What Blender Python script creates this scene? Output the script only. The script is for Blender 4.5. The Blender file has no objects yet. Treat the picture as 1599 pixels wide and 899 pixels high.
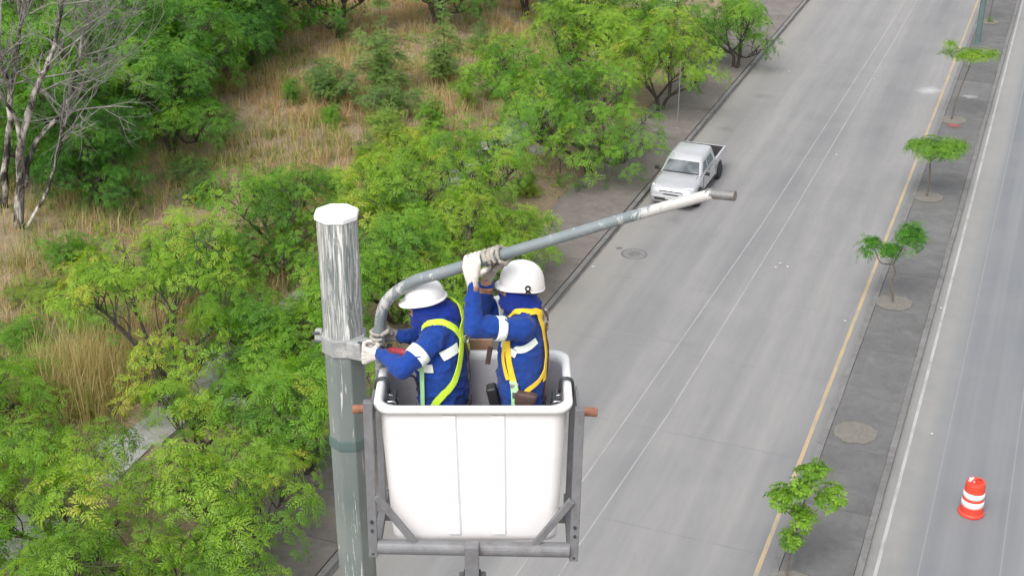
import bpy, bmesh, math, random
import numpy as np
from mathutils import Vector, Matrix, noise
from mathutils.bvhtree import BVHTree
R = math.radians
PI = math.pi
scene = bpy.context.scene
COL = scene.collection

# ------------------------------------------------------------------ camera
CAM_H = 20.5
cam_data = bpy.data.cameras.new('camera')
cam_data.sensor_width = 36.0
cam_data.lens = 48.18
cam_data.clip_start = 0.1
cam_data.clip_end = 2000
cam = bpy.data.objects.new('camera', cam_data)
COL.objects.link(cam)
cam.location = (0, 0, CAM_H)
cam.rotation_euler = (R(90 - 25.9), 0, 0)
scene.camera = cam

# ------------------------------------------------------------------ sky, sun, exposure (bright overcast)
SUN_EL, SUN_AZ = R(52), R(205)          # azimuth clockwise from +Y: behind and left of the camera
world = bpy.data.worlds.new('World')
scene.world = world
world.use_nodes = True
wn = world.node_tree
bg = wn.nodes['Background']
sky = wn.nodes.new('ShaderNodeTexSky')
sky.sky_type = 'NISHITA'
sky.sun_disc = False
sky.sun_elevation = SUN_EL
sky.sun_rotation = SUN_AZ
sky.air_density = 1.0
sky.dust_density = 3.0
sky.ozone_density = 1.0
hs = wn.nodes.new('ShaderNodeHueSaturation')
hs.inputs['Saturation'].default_value = 0.22   # cloud cover: nearly neutral light
wn.links.new(sky.outputs[0], hs.inputs['Color'])
wn.links.new(hs.outputs[0], bg.inputs['Color'])
bg.inputs['Strength'].default_value = 0.15
sun_d = bpy.data.lights.new('sun', 'SUN')
sun_d.energy = 1.2
sun_d.angle = R(30)
sun_d.color = (1.0, 0.96, 0.9)
sun = bpy.data.objects.new('sun', sun_d)
COL.objects.link(sun)
sd = Vector((math.sin(SUN_AZ) * math.cos(SUN_EL), math.cos(SUN_AZ) * math.cos(SUN_EL), math.sin(SUN_EL)))
sun.rotation_euler = sd.to_track_quat('Z', 'Y').to_euler()
sun.location = (0, 0, 60)
vs = scene.view_settings
vs.view_transform = 'Standard'
vs.look = 'None'
vs.exposure = 0.86
vs.gamma = 1.0
vs.use_curve_mapping = False
scene.render.engine = 'CYCLES'
scene.cycles.use_denoising = True
scene.cycles.max_bounces = 6
scene.cycles.transparent_max_bounces = 8

# ------------------------------------------------------------------ road frame: local x = v (right), local y = u (along)
YAW = R(21.9)
def W(v, u, z=0.0):
    return Vector((v * math.cos(YAW) + u * math.sin(YAW), -v * math.sin(YAW) + u * math.cos(YAW), z))

# ------------------------------------------------------------------ helpers
def tag(o, label=None, cat=None, group=None, kind=None):
    if label: o['label'] = label
    if cat: o['category'] = cat
    if group: o['group'] = group
    if kind: o['kind'] = kind
    return o

def empty(name, loc=(0, 0, 0), rz=0.0):
    o = bpy.data.objects.new(name, None)
    COL.objects.link(o)
    o.location = loc
    o.rotation_euler = (0, 0, rz)
    o.empty_display_size = 0.2
    return o

def link_mesh(name, me, mat=None, parent=None, loc=None, world_space=False):
    o = bpy.data.objects.new(name, me)
    COL.objects.link(o)
    if mat is not None and len(me.materials) == 0:
        for m in (mat if isinstance(mat, (list, tuple)) else [mat]):
            me.materials.append(m)
    if loc is not None: o.location = loc
    if parent is not None:
        o.parent = parent
        if world_space:      # vertices given in world coordinates
            pm = Matrix.LocRotScale(parent.location, parent.rotation_euler, parent.scale)
            if parent.parent is not None:
                g = parent.parent
                pm = Matrix.LocRotScale(g.location, g.rotation_euler, g.scale) @ pm
            o.matrix_parent_inverse = pm.inverted()
    return o

def np_mesh(name, V, Q, smooth=False, tint=None):
    """V (n,3), Q (m,4) quads"""
    V = np.asarray(V, dtype=np.float32); Q = np.asarray(Q, dtype=np.int32)
    me = bpy.data.meshes.new(name)
    me.vertices.add(len(V)); me.vertices.foreach_set('co', V.ravel())
    k = Q.shape[1]
    me.loops.add(Q.size); me.loops.foreach_set('vertex_index', Q.ravel())
    me.polygons.add(len(Q))
    me.polygons.foreach_set('loop_start', np.arange(0, Q.size, k, dtype=np.int32))
    me.polygons.foreach_set('loop_total', np.full(len(Q), k, dtype=np.int32))
    if smooth: me.polygons.foreach_set('use_smooth', np.ones(len(Q), dtype=bool))
    if tint is not None:
        a = me.attributes.new('tint', 'FLOAT', 'POINT')
        a.data.foreach_set('value', np.asarray(tint, dtype=np.float32))
    me.update(calc_edges=True)
    return me

def frames(pts):
    """parallel-transport frames along a polyline"""
    pts = [Vector(p) for p in pts]
    n = len(pts); T = []
    for i in range(n):
        a = pts[max(i - 1, 0)]; b = pts[min(i + 1, n - 1)]
        T.append((b - a).normalized())
    ref = Vector((0, 0, 1)) if abs(T[0].z) < 0.9 else Vector((1, 0, 0))
    s = T[0].cross(ref).normalized()
    out = []
    for i in range(n):
        s = (s - T[i] * s.dot(T[i])).normalized()
        out.append((pts[i], T[i], s, T[i].cross(s)))
    return out

def smooth_path(pts, sub=5):
    pts = [Vector(p) for p in pts]
    if len(pts) < 3: return pts
    out = []
    for i in range(len(pts) - 1):
        p0 = pts[max(i - 1, 0)]; p1 = pts[i]; p2 = pts[i + 1]; p3 = pts[min(i + 2, len(pts) - 1)]
        for k in range(sub):
            t = k / sub
            out.append(0.5 * ((2 * p1) + (p2 - p0) * t + (2 * p0 - 5 * p1 + 4 * p2 - p3) * t * t + (3 * p1 - p0 - 3 * p2 + p3) * t ** 3))
    out.append(pts[-1])
    return out

def lerp_list(vals, n):
    m = len(vals) - 1
    r = []
    for i in range(n):
        x = i / (n - 1) * m; j = min(int(x), m - 1)
        r.append(vals[j] + (vals[j + 1] - vals[j]) * (x - j))
    return r

class MB:
    def __init__(s): s.v = []; s.f = []
    def add(s, V, F):
        b = len(s.v)
        s.v += [tuple(p) for p in V]
        s.f += [tuple(i + b for i in f) for f in F]
        return s
    def box(s, c, size, rot=None):
        hx, hy, hz = size[0] / 2, size[1] / 2, size[2] / 2
        V = [Vector((x * hx, y * hy, z * hz)) for x in (-1, 1) for y in (-1, 1) for z in (-1, 1)]
        if rot is not None: V = [rot @ p for p in V]
        c = Vector(c)
        return s.add([p + c for p in V], [(0, 1, 3, 2), (4, 6, 7, 5), (0, 4, 5, 1), (2, 3, 7, 6), (0, 2, 6, 4), (1, 5, 7, 3)])
    def bar(s, a, b, w, h, up=(0, 0, 1)):
        a = Vector(a); b = Vector(b); t = (b - a).normalized(); up = Vector(up)
        if abs(t.dot(up)) > 0.95: up = Vector((0, 1, 0))
        sd_ = t.cross(up).normalized(); u2 = sd_.cross(t)
        V = []
        for p in (a, b):
            for (x, y) in ((-1, -1), (1, -1), (1, 1), (-1, 1)):
                V.append(p + sd_ * x * w / 2 + u2 * y * h / 2)
        return s.add(V, [(3, 2, 1, 0), (4, 5, 6, 7), (0, 1, 5, 4), (1, 2, 6, 5), (2, 3, 7, 6), (3, 0, 4, 7)])
    def tube(s, pts, rad, n=8, cap=True, ry=None):
        fr = frames(pts)
        if not isinstance(rad, (list, tuple)): rad = [rad] * len(fr)
        if len(rad) != len(fr): rad = lerp_list(rad, len(fr))
        V = []; F = []
        for (p, t, a, b), r in zip(fr, rad):
            for k in range(n):
                w = 2 * PI * k / n
                V.append(p + a * math.cos(w) * r + b * math.sin(w) * r)
        m = len(fr)
        for i in range(m - 1):
            for k in range(n):
                F.append((i * n + k, i * n + (k + 1) % n, (i + 1) * n + (k + 1) % n, (i + 1) * n + k))
        if cap:
            F.append(tuple(range(n - 1, -1, -1))); F.append(tuple((m - 1) * n + k for k in range(n)))
        return s.add(V, F)
    def capsule(s, a, b, r0, r1, n=14):
        """round-ended tapered limb, closed"""
        a = Vector(a); b = Vector(b); t = (b - a).normalized()
        pts = []; rr = []
        for k in range(4):
            w = PI / 2 * (k + 0.35) / 4.35
            pts.append(a - t * r0 * math.cos(w)); rr.append(r0 * math.sin(w))
        for k in range(5):
            q = k / 4; pts.append(a + (b - a) * q); rr.append(r0 + (r1 - r0) * q)
        for k in range(3, -1, -1):
            w = PI / 2 * (k + 0.35) / 4.35
            pts.append(b + t * r1 * math.cos(w)); rr.append(r1 * math.sin(w))
        return s.tube(pts, rr, n)
    def chain(s, pts, rad, n=14):
        for i in range(len(pts) - 1): s.capsule(pts[i], pts[i + 1], rad[i], rad[i + 1], n)
        return s
    def ell(s, c, r, rot=None, nu=18, nv=12):
        c = Vector(c); V = []; F = []
        for j in range(nv + 1):
            th = PI * (j + 0.0) / nv
            th = min(max(th, 0.02), PI - 0.02)
            for i in range(nu):
                ph = 2 * PI * i / nu
                p = Vector((r[0] * math.sin(th) * math.cos(ph), r[1] * math.sin(th) * math.sin(ph), r[2] * math.cos(th)))
                if rot is not None: p = rot @ p
                V.append(c + p)
        for j in range(nv):
            for i in range(nu):
                F.append((j * nu + i, (j + 1) * nu + i, (j + 1) * nu + (i + 1) % nu, j * nu + (i + 1) % nu))
        F.append(tuple(range(nu))); F.append(tuple(nv * nu + i for i in range(nu - 1, -1, -1)))
        return s.add(V, F)
    def lathe(s, prof, n=24, c=(0, 0, 0)):
        c = Vector(c); V = []; F = []
        for (r, z) in prof:
            for k in range(n):
                w = 2 * PI * k / n
                V.append(c + Vector((r * math.cos(w), r * math.sin(w), z)))
        for i in range(len(prof) - 1):
            for k in range(n):
                F.append((i * n + k, i * n + (k + 1) % n, (i + 1) * n + (k + 1) % n, (i + 1) * n + k))
        if prof[0][0] > 1e-4: F.append(tuple(range(n - 1, -1, -1)))
        if prof[-1][0] > 1e-4: F.append(tuple((len(prof) - 1) * n + k for k in range(n)))
        return s.add(V, F)
    def prism(s, poly, z0, z1):
        n = len(poly)
        V = [(x, y, z0) for x, y in poly] + [(x, y, z1) for x, y in poly]
        return s.add(V, [tuple(range(n - 1, -1, -1)), tuple(range(n, 2 * n))] + [(k, (k + 1) % n, n + (k + 1) % n, n + k) for k in range(n)])
    def mesh(s, name, smooth=False):
        me = bpy.data.meshes.new(name)
        me.from_pydata([tuple(p) for p in s.v], [], s.f)
        bm = bmesh.new(); bm.from_mesh(me)
        bmesh.ops.recalc_face_normals(bm, faces=bm.faces)
        bm.to_mesh(me); bm.free()
        if smooth: me.polygons.foreach_set('use_smooth', np.ones(len(me.polygons), dtype=bool))
        me.update()
        return me
    def build(s, name, mat, parent=None, smooth=False, bevel=0.0, loc=None, ws=False, seg=2):
        o = link_mesh(name, s.mesh(name, smooth), mat, parent, loc, ws)
        if bevel > 0:
            b = o.modifiers.new('bevel', 'BEVEL'); b.width = bevel; b.segments = seg; b.limit_method = 'ANGLE'; b.angle_limit = R(35)
            if smooth is False:
                b.harden_normals = False
        return o

# ------------------------------------------------------------------ materials
class NT:
    def __init__(s, name):
        s.m = bpy.data.materials.new(name); s.m.use_nodes = True
        s.t = s.m.node_tree; s.b = s.t.nodes['Principled BSDF']
    def n(s, typ, **kw):
        x = s.t.nodes.new(typ)
        for k, v in kw.items():
            if k in x.inputs.keys(): x.inputs[k].default_value = v
            else: setattr(x, k, v)
        return x
    def l(s, a, b): s.t.links.new(a, b); return s
    def coord(s, scale=(1, 1, 1), which='Object', loc=(0, 0, 0)):
        c = s.n('ShaderNodeTexCoord'); mp = s.n('ShaderNodeMapping')
        mp.inputs['Scale'].default_value = scale
        mp.inputs['Location'].default_value = loc
        s.l(c.outputs[which], mp.inputs[0]); return mp.outputs[0]
    def noise(s, vec, scale, detail=4, rough=0.6, dist=0.0):
        x = s.n('ShaderNodeTexNoise'); x.inputs['Scale'].default_value = scale; x.inputs['Detail'].default_value = detail
        x.inputs['Roughness'].default_value = rough; x.inputs['Distortion'].default_value = dist
        s.l(vec, x.inputs['Vector']); return x.outputs['Fac']
    def ramp(s, fac, stops):
        r = s.n('ShaderNodeValToRGB'); el = r.color_ramp.elements
        while len(el) < len(stops): el.new(0.5)
        for e, (p, c) in zip(el, stops):
            e.position = p; e.color = (c[0], c[1], c[2], 1) if not isinstance(c, (int, float)) else (c, c, c, 1)
        s.l(fac, r.inputs[0]); return r.outputs[0]
    def mix(s, fac, a, b, mode='MIX'):
        x = s.n('ShaderNodeMix'); x.data_type = 'RGBA'; x.blend_type = mode
        for i, val in ((0, fac), (6, a), (7, b)):
            if hasattr(val, 'links') or hasattr(val, 'is_linked'): s.l(val, x.inputs[i])
            elif isinstance(val, (int, float)): x.inputs[i].default_value = val
            else: x.inputs[i].default_value = (val[0], val[1], val[2], 1)
        return x.outputs[2]
    def math(s, op, a, b=None, c=None):
        x = s.n('ShaderNodeMath'); x.operation = op
        for i, v in enumerate((a, b, c)):
            if v is None: continue
            if isinstance(v, (int, float)): x.inputs[i].default_value = v
            else: s.l(v, x.inputs[i])
        return x.outputs[0]
    def bump(s, h, strength=0.3, dist=0.02):
        b = s.n('ShaderNodeBump'); b.inputs['Strength'].default_value = strength; b.inputs['Distance'].default_value = dist
        s.l(h, b.inputs['Height']); s.l(b.outputs[0], s.b.inputs['Normal'])
    def color(s, c):
        if hasattr(c, 'links') or hasattr(c, 'is_linked'): s.l(c, s.b.inputs['Base Color'])
        else: s.b.inputs['Base Color'].default_value = (c[0], c[1], c[2], 1)
    def set(s, **kw):
        for k, v in kw.items(): s.b.inputs[k.replace('_', ' ')].default_value = v
        return s

def simple(name, col, rough=0.6, var=0.15, scale=8.0, bump=0.0, metal=0.0, spec=0.5, bscale=None, dirt=None, dirt_amt=0.5):
    t = NT(name); t.set(Roughness=rough, Metallic=metal)
    t.b.inputs['Specular IOR Level'].default_value = spec
    v = t.coord()
    nz = t.noise(v, scale, 5, 0.65)
    lo = [c * (1 - var) for c in col]; hi = [min(1, c * (1 + var)) for c in col]
    c = t.ramp(nz, [(0.3, lo), (0.7, hi)])
    if dirt is not None:
        d = t.ramp(t.noise(v, scale * 0.6, 6, 0.75, 0.4), [(0.5, 0.0), (0.72, dirt_amt)])
        c = t.mix(d, c, dirt)
    t.color(c)
    if bump > 0: t.bump(t.noise(v, bscale or scale * 4, 4, 0.6), bump, 0.01)
    return t.m

M = {}
# concrete carriageway: pale worn concrete, tyre wear along the lanes, stains
t = NT('worn_concrete_road'); t.set(Roughness=0.85)
v = t.coord((1, 1, 1))
stretch = t.coord((1.0, 0.035, 1.0))
band = t.noise(stretch, 0.62, 3, 0.6)
fine = t.noise(t.coord((1, 0.12, 1)), 5.0, 6, 0.7)
blot = t.noise(v, 0.28, 5, 0.6, 0.6)
grain = t.noise(v, 45, 3, 0.7)
c = t.ramp(band, [(0.32, (0.150, 0.150, 0.158)), (0.5, (0.200, 0.197, 0.199)), (0.68, (0.250, 0.245, 0.239))])
c = t.mix(t.ramp(blot, [(0.35, 0.0), (0.75, 0.45)]), c, (0.276, 0.270, 0.260))
c = t.mix(t.ramp(fine, [(0.42, 0.0), (0.75, 0.28)]), c, (0.144, 0.144, 0.152))
sp = t.ramp(t.noise(v, 6.5, 7, 0.8), [(0.66, 0.0), (0.74, 0.5)])
c = t.mix(sp, c, (0.400, 0.400, 0.392))
st = t.ramp(t.noise(v, 0.9, 4, 0.7, 1.2), [(0.66, 0.0), (0.78, 0.38)])
c = t.mix(st, c, (0.120, 0.116, 0.112))
# dust towards the gutter (grime strip along the kerb, local x near -13.9)
sx = t.n('ShaderNodeSeparateXYZ'); t.l(v, sx.inputs[0])
gx = t.n('ShaderNodeMapRange'); gx.inputs[1].default_value = -11.6; gx.inputs[2].default_value = -13.9; gx.inputs[3].default_value = 0; gx.inputs[4].default_value = 1
t.l(sx.outputs[0], gx.inputs[0])
gd = t.math('MULTIPLY', gx.outputs[0], t.ramp(t.noise(v, 0.8, 5, 0.7), [(0.3, 0.25), (0.7, 0.85)]))
c = t.mix(gd, c, (0.240, 0.226, 0.204))
# patches of darker repair along the gutter
for (px_, py_, rx_, ry_, am) in ((-12.9, 58.0, 0.9, 1.0, 0.5), (-12.7, 54.6, 0.8, 0.7, 0.4), (-12.4, 63.2, 1.3, 1.0, 0.45), (-12.2, 47.0, 0.9, 1.3, 0.35), (-9.5, 37.5, 2.0, 0.5, 0.18), (-7.0, 52, 1.0, 6.0, 0.12)):
    mp = t.n('ShaderNodeMapping'); mp.vector_type = 'POINT'
    mp.inputs['Location'].default_value = (-px_ / rx_, -py_ / ry_, 0); mp.inputs['Scale'].default_value = (1 / rx_, 1 / ry_, 0)
    t.l(v, mp.inputs[0])
    ln = t.n('ShaderNodeVectorMath'); ln.operation = 'LENGTH'; t.l(mp.outputs[0], ln.inputs[0])
    dd = t.math('ADD', ln.outputs['Value'], t.math('MULTIPLY', t.noise(v, 1.6, 5, 0.7), 1.1))
    c = t.mix(t.ramp(dd, [(0.6, am), (1.0, 0.0)]) if False else t.math('MULTIPLY', t.math('SUBTRACT', 1.0, t.math('SMOOTH_MIN', dd, 1.0, 0.3)), am * 2.2), c, (0.080, 0.080, 0.088))
# pale lime powder spilt beside the median
mp = t.n('ShaderNodeMapping'); mp.inputs['Location'].default_value = (5.1 / 1.1, -67.2 / 1.5, 0); mp.inputs['Scale'].default_value = (1 / 1.1, 1 / 1.5, 0); t.l(v, mp.inputs[0])
ln = t.n('ShaderNodeVectorMath'); ln.operation = 'LENGTH'; t.l(mp.outputs[0], ln.inputs[0])
dd = t.math('ADD', ln.outputs['Value'], t.math('MULTIPLY', t.noise(v, 1.2, 5, 0.7), 0.9))
c = t.mix(t.ramp(dd, [(0.45, 0.42), (1.0, 0.0)]), c, (0.576, 0.592, 0.608))
c = t.mix(t.ramp(grain, [(0.3, 0.0), (0.8, 0.16)]), c, (0.128, 0.128, 0.128))
# faint transverse slab joints
jy = t.math('LESS_THAN', t.math('FRACT', t.math('DIVIDE', sx.outputs[1], 4.6)), 0.008)
c = t.mix(t.math('MULTIPLY', jy, t.ramp(t.noise(v, 0.7, 4, 0.7), [(0.4, 0.0), (0.65, 0.4)])), c, (0.10, 0.10, 0.10))
t.color(c); t.bump(grain, 0.25, 0.01); M['road'] = t.m

t = NT('grey_asphalt_road'); t.set(Roughness=0.85)
v = t.coord()
band = t.noise(t.coord((1.0, 0.02, 1.0), loc=(3.3, 0, 0)), 1.1, 3, 0.55)
c = t.ramp(band, [(0.3, (0.132, 0.142, 0.153)), (0.5, (0.160, 0.167, 0.178)), (0.72, (0.212, 0.217, 0.222))])
c = t.mix(t.ramp(t.noise(v, 0.35, 5, 0.65, 0.8), [(0.4, 0.0), (0.75, 0.3)]), c, (0.240, 0.236, 0.237))
sx = t.n('ShaderNodeSeparateXYZ'); t.l(v, sx.inputs[0])
gx = t.n('ShaderNodeMapRange'); gx.inputs[1].default_value = -0.7; gx.inputs[2].default_value = -1.5; t.l(sx.outputs[0], gx.inputs[0])
c = t.mix(t.math('MULTIPLY', gx.outputs[0], t.ramp(t.noise(v, 0.9, 5, 0.7), [(0.3, 0.5), (0.7, 0.9)])), c, (0.264, 0.256, 0.241))
g = t.noise(v, 50, 3, 0.7)
c = t.mix(t.ramp(g, [(0.3, 0.0), (0.8, 0.2)]), c, (0.088, 0.091, 0.092))
c = t.mix(t.ramp(t.noise(v, 7, 7, 0.8), [(0.68, 0.0), (0.75, 0.45)]), c, (0.400, 0.394, 0.382))
t.color(c); t.bump(g, 0.3, 0.01); M['asphalt'] = t.m

def conc(name, a, b, stain, s=0.7, amt=0.6):
    t = NT(name); t.set(Roughness=0.9)
    v = t.coord(which='Object')
    oi = t.n('ShaderNodeObjectInfo')
    ofs = t.n('ShaderNodeVectorMath'); ofs.operation = 'ADD'
    sc_ = t.n('ShaderNodeVectorMath'); sc_.operation = 'SCALE'; sc_.inputs['Scale'].default_value = 37.0
    cb = t.n('ShaderNodeCombineXYZ'); t.l(oi.outputs['Random'], cb.inputs[0]); t.l(oi.outputs['Random'], cb.inputs[1])
    t.l(cb.outputs[0], sc_.inputs[0]); t.l(v, ofs.inputs[0]); t.l(sc_.outputs[0], ofs.inputs[1])
    w = ofs.outputs[0]
    c = t.ramp(t.noise(w, s, 6, 0.65, 0.5), [(0.3, a), (0.7, b)])
    c = t.mix(t.ramp(t.noise(w, s * 2.2, 6, 0.75, 1.0), [(0.45, 0.0), (0.7, amt)]), c, stain)
    c = t.mix(t.ramp(t.noise(w, s * 5, 6, 0.8, 0.6), [(0.52, 0.0), (0.72, 0.45)]), c, [x * 1.35 for x in b])
    g = t.noise(w, 40, 4, 0.7)
    c = t.mix(t.ramp(g, [(0.35, 0.0), (0.8, 0.3)]), c, [x * 0.5 for x in a])
    c = t.mix(t.ramp(t.noise(w, 8, 6, 0.8), [(0.67, 0.0), (0.73, 0.5)]), c, [min(1, x * 1.9) for x in b])
    r = t.n('ShaderNodeMapRange'); r.inputs[3].default_value = 0.9; r.inputs[4].default_value = 1.08; t.l(oi.outputs['Random'], r.inputs[0])
    hsv = t.n('ShaderNodeHueSaturation'); t.l(r.outputs[0], hsv.inputs['Value']); t.l(c, hsv.inputs['Color'])
    t.color(hsv.outputs[0]); t.bump(g, 0.35, 0.012)
    return t.m
M['sidewalk'] = conc('weathered_sidewalk_concrete', (0.137, 0.120, 0.110), (0.187, 0.166, 0.154), (0.083, 0.072, 0.066))
M['median'] = conc('dark_median_concrete', (0.101, 0.100, 0.100), (0.146, 0.144, 0.142), (0.073, 0.071, 0.069), 0.6)
M['kerb'] = conc('kerb_concrete', (0.140, 0.136, 0.133), (0.199, 0.195, 0.191), (0.086, 0.082, 0.078), 1.5)
M['channel'] = conc('pale_drain_concrete', (0.25, 0.25, 0.25), (0.38, 0.38, 0.375), (0.15, 0.13, 0.11), 1.0, 0.7)
M['pit'] = simple('sandy_soil', (0.19, 0.178, 0.158), 0.95, 0.25, 6, 0.5, bscale=30)
M['gutterdust'] = simple('gutter_grime', (0.125, 0.115, 0.107), 0.95, 0.4, 3, 0.3)

def worn_paint(name, col, keep=0.75, s=3.0, sa=(1, 0.25, 1)):
    t = NT(name); t.set(Roughness=0.7); v = t.coord(sa)
    nz = t.noise(v, s, 6, 0.75)
    a = t.ramp(nz, [(1 - keep - 0.12, 0.0), (1 - keep + 0.12, 1.0)])
    under = t.ramp(t.noise(t.coord(), 20, 3, .6), [(0.3, (0.19, 0.187, 0.183)), (0.7, (0.26, 0.255, 0.25))])
    t.color(t.mix(a, under, col)); return t.m
M['yellow_line'] = worn_paint('worn_yellow_paint', (0.40, 0.30, 0.165), 0.56, 4.0)
M['white_line'] = worn_paint('worn_white_paint', (0.37, 0.37, 0.365), 0.58, 3.0)
M['seal'] = worn_paint('joint_sealant', (0.32, 0.316, 0.312), 0.55, 4.0)
M['faint'] = worn_paint('faint_paint_trace', (0.205, 0.21, 0.222), 0.5, 2.0)

# earth and leaf litter of the verge
t = NT('dry_earth'); t.set(Roughness=0.95)
v = t.coord()
n1 = t.noise(v, 0.18, 6, 0.6, 0.5); n2 = t.noise(v, 1.6, 6, 0.7); n3 = t.noise(v, 14, 5, 0.75)
c = t.ramp(n1, [(0.32, (0.27, 0.175, 0.12)), (0.5, (0.33, 0.245, 0.16)), (0.68, (0.39, 0.31, 0.195))])
c = t.mix(t.ramp(n2, [(0.42, 0.0), (0.68, 0.7)]), c, (0.30, 0.245, 0.165))
c = t.mix(t.ramp(t.noise(v, 0.8, 5, 0.7, 0.8), [(0.55, 0.0), (0.7, 0.6)]), c, (0.10, 0.105, 0.045))
c = t.mix(t.ramp(n3, [(0.35, 0.75), (0.6, 0.0)]), c, (0.09, 0.065, 0.045))
c = t.mix(t.ramp(t.noise(v, 22, 6, 0.8), [(0.62, 0.0), (0.7, 0.6)]), c, (0.42, 0.36, 0.26))
t.color(c); t.bump(n3, 0.8, 0.06); M['earth'] = t.m

def leaf_mat(name, stops, trans=0.3, gloss=0.5):
    t = NT(name)
    a = t.n('ShaderNodeAttribute'); a.attribute_name = 'tint'
    c = t.ramp(a.outputs['Fac'], stops)
    oi = t.n('ShaderNodeObjectInfo')
    c = t.mix(1.0, c, oi.outputs['Color'], 'MULTIPLY')
    t.color(c); t.set(Roughness=gloss); t.b.inputs['Specular IOR Level'].default_value = 0.35
    tr = t.n('ShaderNodeBsdfTranslucent'); hv = t.n('ShaderNodeHueSaturation'); hv.inputs['Saturation'].default_value = 1.15; hv.inputs['Value'].default_value = 1.3
    t.l(c, hv.inputs['Color']); t.l(hv.outputs[0], tr.inputs['Color'])
    mx = t.n('ShaderNodeMixShader'); mx.inputs[0].default_value = trans
    t.l(t.b.outputs[0], mx.inputs[1]); t.l(tr.outputs[0], mx.inputs[2])
    t.l(mx.outputs[0], t.t.nodes['Material Output'].inputs['Surface'])
    return t.m
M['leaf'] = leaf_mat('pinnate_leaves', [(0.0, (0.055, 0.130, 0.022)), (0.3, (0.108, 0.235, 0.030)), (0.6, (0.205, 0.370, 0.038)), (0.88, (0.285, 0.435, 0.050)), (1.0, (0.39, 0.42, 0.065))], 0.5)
M['grass'] = leaf_mat('grass_blades', [(0.0, (0.13, 0.20, 0.045)), (0.22, (0.27, 0.31, 0.075)), (0.42, (0.50, 0.44, 0.19)), (0.66, (0.50, 0.36, 0.20)), (0.84, (0.43, 0.25, 0.145)), (1.0, (0.58, 0.44, 0.27))], 0.4, 0.7)
M['bark'] = simple('dark_bark', (0.06, 0.048, 0.04), 0.9, 0.45, 14, 0.6)
M['sapling_bark'] = simple('grey_brown_bark', (0.12, 0.095, 0.075), 0.9, 0.4, 20, 0.5)
t = NT('bleached_burnt_bark'); t.set(Roughness=0.9); v = t.coord((1, 1, 0.35))
nz = t.noise(v, 1.7, 6, 0.72, 0.8)
c = t.ramp(nz, [(0.44, (0.020, 0.017, 0.016)), (0.50, (0.16, 0.14, 0.125)), (0.60, (0.50, 0.46, 0.42))])
t.color(c); t.bump(t.noise(v, 16, 4, 0.6), 0.5, 0.02); M['dead'] = t.m

# galvanised / painted steel of the pole and arm
t = NT('peeling_green_grey_pole'); t.set(Roughness=0.5, Metallic=0.15)
v = t.coord((7.0, 7.0, 0.55)); z = t.coord((1, 1, 1))
c = t.ramp(t.noise(z, 1.6, 4, 0.6), [(0.3, (0.135, 0.166, 0.160)), (0.7, (0.21, 0.238, 0.230))])
sx = t.n('ShaderNodeSeparateXYZ'); t.l(z, sx.inputs[0])
up = t.n('ShaderNodeMapRange'); up.inputs[1].default_value = 16.45; up.inputs[2].default_value = 16.62; t.l(sx.outputs[2], up.inputs[0])
up2 = t.math('ADD', t.math('MULTIPLY', up.outputs[0], 0.235), -0.20)
w = t.ramp(t.math('ADD', t.noise(v, 5.0, 7, 0.78, 0.9), up2), [(0.49, 0.0), (0.61, 0.9)])
c = t.mix(w, c, (0.44, 0.44, 0.43))
w2 = t.ramp(t.math('ADD', t.noise(t.coord((9, 9, 0.4), loc=(5, 2, 1)), 6.0, 5, 0.7, 1.2), t.math('MULTIPLY', up.outputs[0], 0.1)), [(0.63, 0.0), (0.66, 1.0)])
c = t.mix(w2, c, (0.66, 0.655, 0.64))
gr = t.ramp(t.math('ADD', t.noise(t.coord((10, 10, 0.5), loc=(1, 7, 3)), 4.0, 5, 0.7), t.math('MULTIPLY', up.outputs[0], 0.05)), [(0.62, 0.0), (0.68, 0.4)])
c = t.mix(gr, c, (0.24, 0.255, 0.255))
c = t.mix(t.ramp(t.noise(z, 5, 5, 0.7), [(0.6, 0), (0.75, 0.35)]), c, (0.13, 0.10, 0.08))
t.color(c); t.bump(w, 0.2, 0.004); M['pole'] = t.m
t = NT('peeling_grey_arm'); t.set(Roughness=0.45, Metallic=0.2)
z = t.coord()
c = t.ramp(t.noise(z, 3, 4, 0.6), [(0.3, (0.155, 0.19, 0.20)), (0.7, (0.225, 0.255, 0.265))])
sx = t.n('ShaderNodeSeparateXYZ'); t.l(z, sx.inputs[0])
e1 = t.n('ShaderNodeMapRange'); e1.inputs[1].default_value = 0.42; e1.inputs[2].default_value = 1.0; t.l(sx.outputs[0], e1.inputs[0])
e2 = t.n('ShaderNodeMapRange'); e2.inputs[1].default_value = -0.45; e2.inputs[2].default_value = -0.72; t.l(sx.outputs[0], e2.inputs[0])
eb = t.math('ADD', t.math('MULTIPLY', e1.outputs[0], 0.29), t.math('MULTIPLY', e2.outputs[0], 0.10))
w = t.ramp(t.math('ADD', t.noise(t.coord((1.6, 1.6, 0.8)), 8, 7, 0.8, 0.6), eb), [(0.59, 0.0), (0.67, 0.9)])
c = t.mix(w, c, (0.56, 0.55, 0.53))
w = t.ramp(t.noise(t.coord((3, 0.6, 1)), 12, 5, 0.75), [(0.61, 0.0), (0.66, 0.8)])
c = t.mix(w, c, (0.45, 0.47, 0.47))
t.color(c); M['arm'] = t.m
M['arm_end'] = simple('bare_steel_tube', (0.22, 0.215, 0.21), 0.4, 0.25, 20, metal=0.5)
M['frame'] = simple('scuffed_grey_steel', (0.15, 0.152, 0.16), 0.5, 0.18, 12, 0.15, dirt=(0.09, 0.07, 0.06), dirt_amt=0.45)
M['rust'] = simple('rusty_pin', (0.23, 0.10, 0.06), 0.8, 0.4, 25, 0.4)
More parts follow.
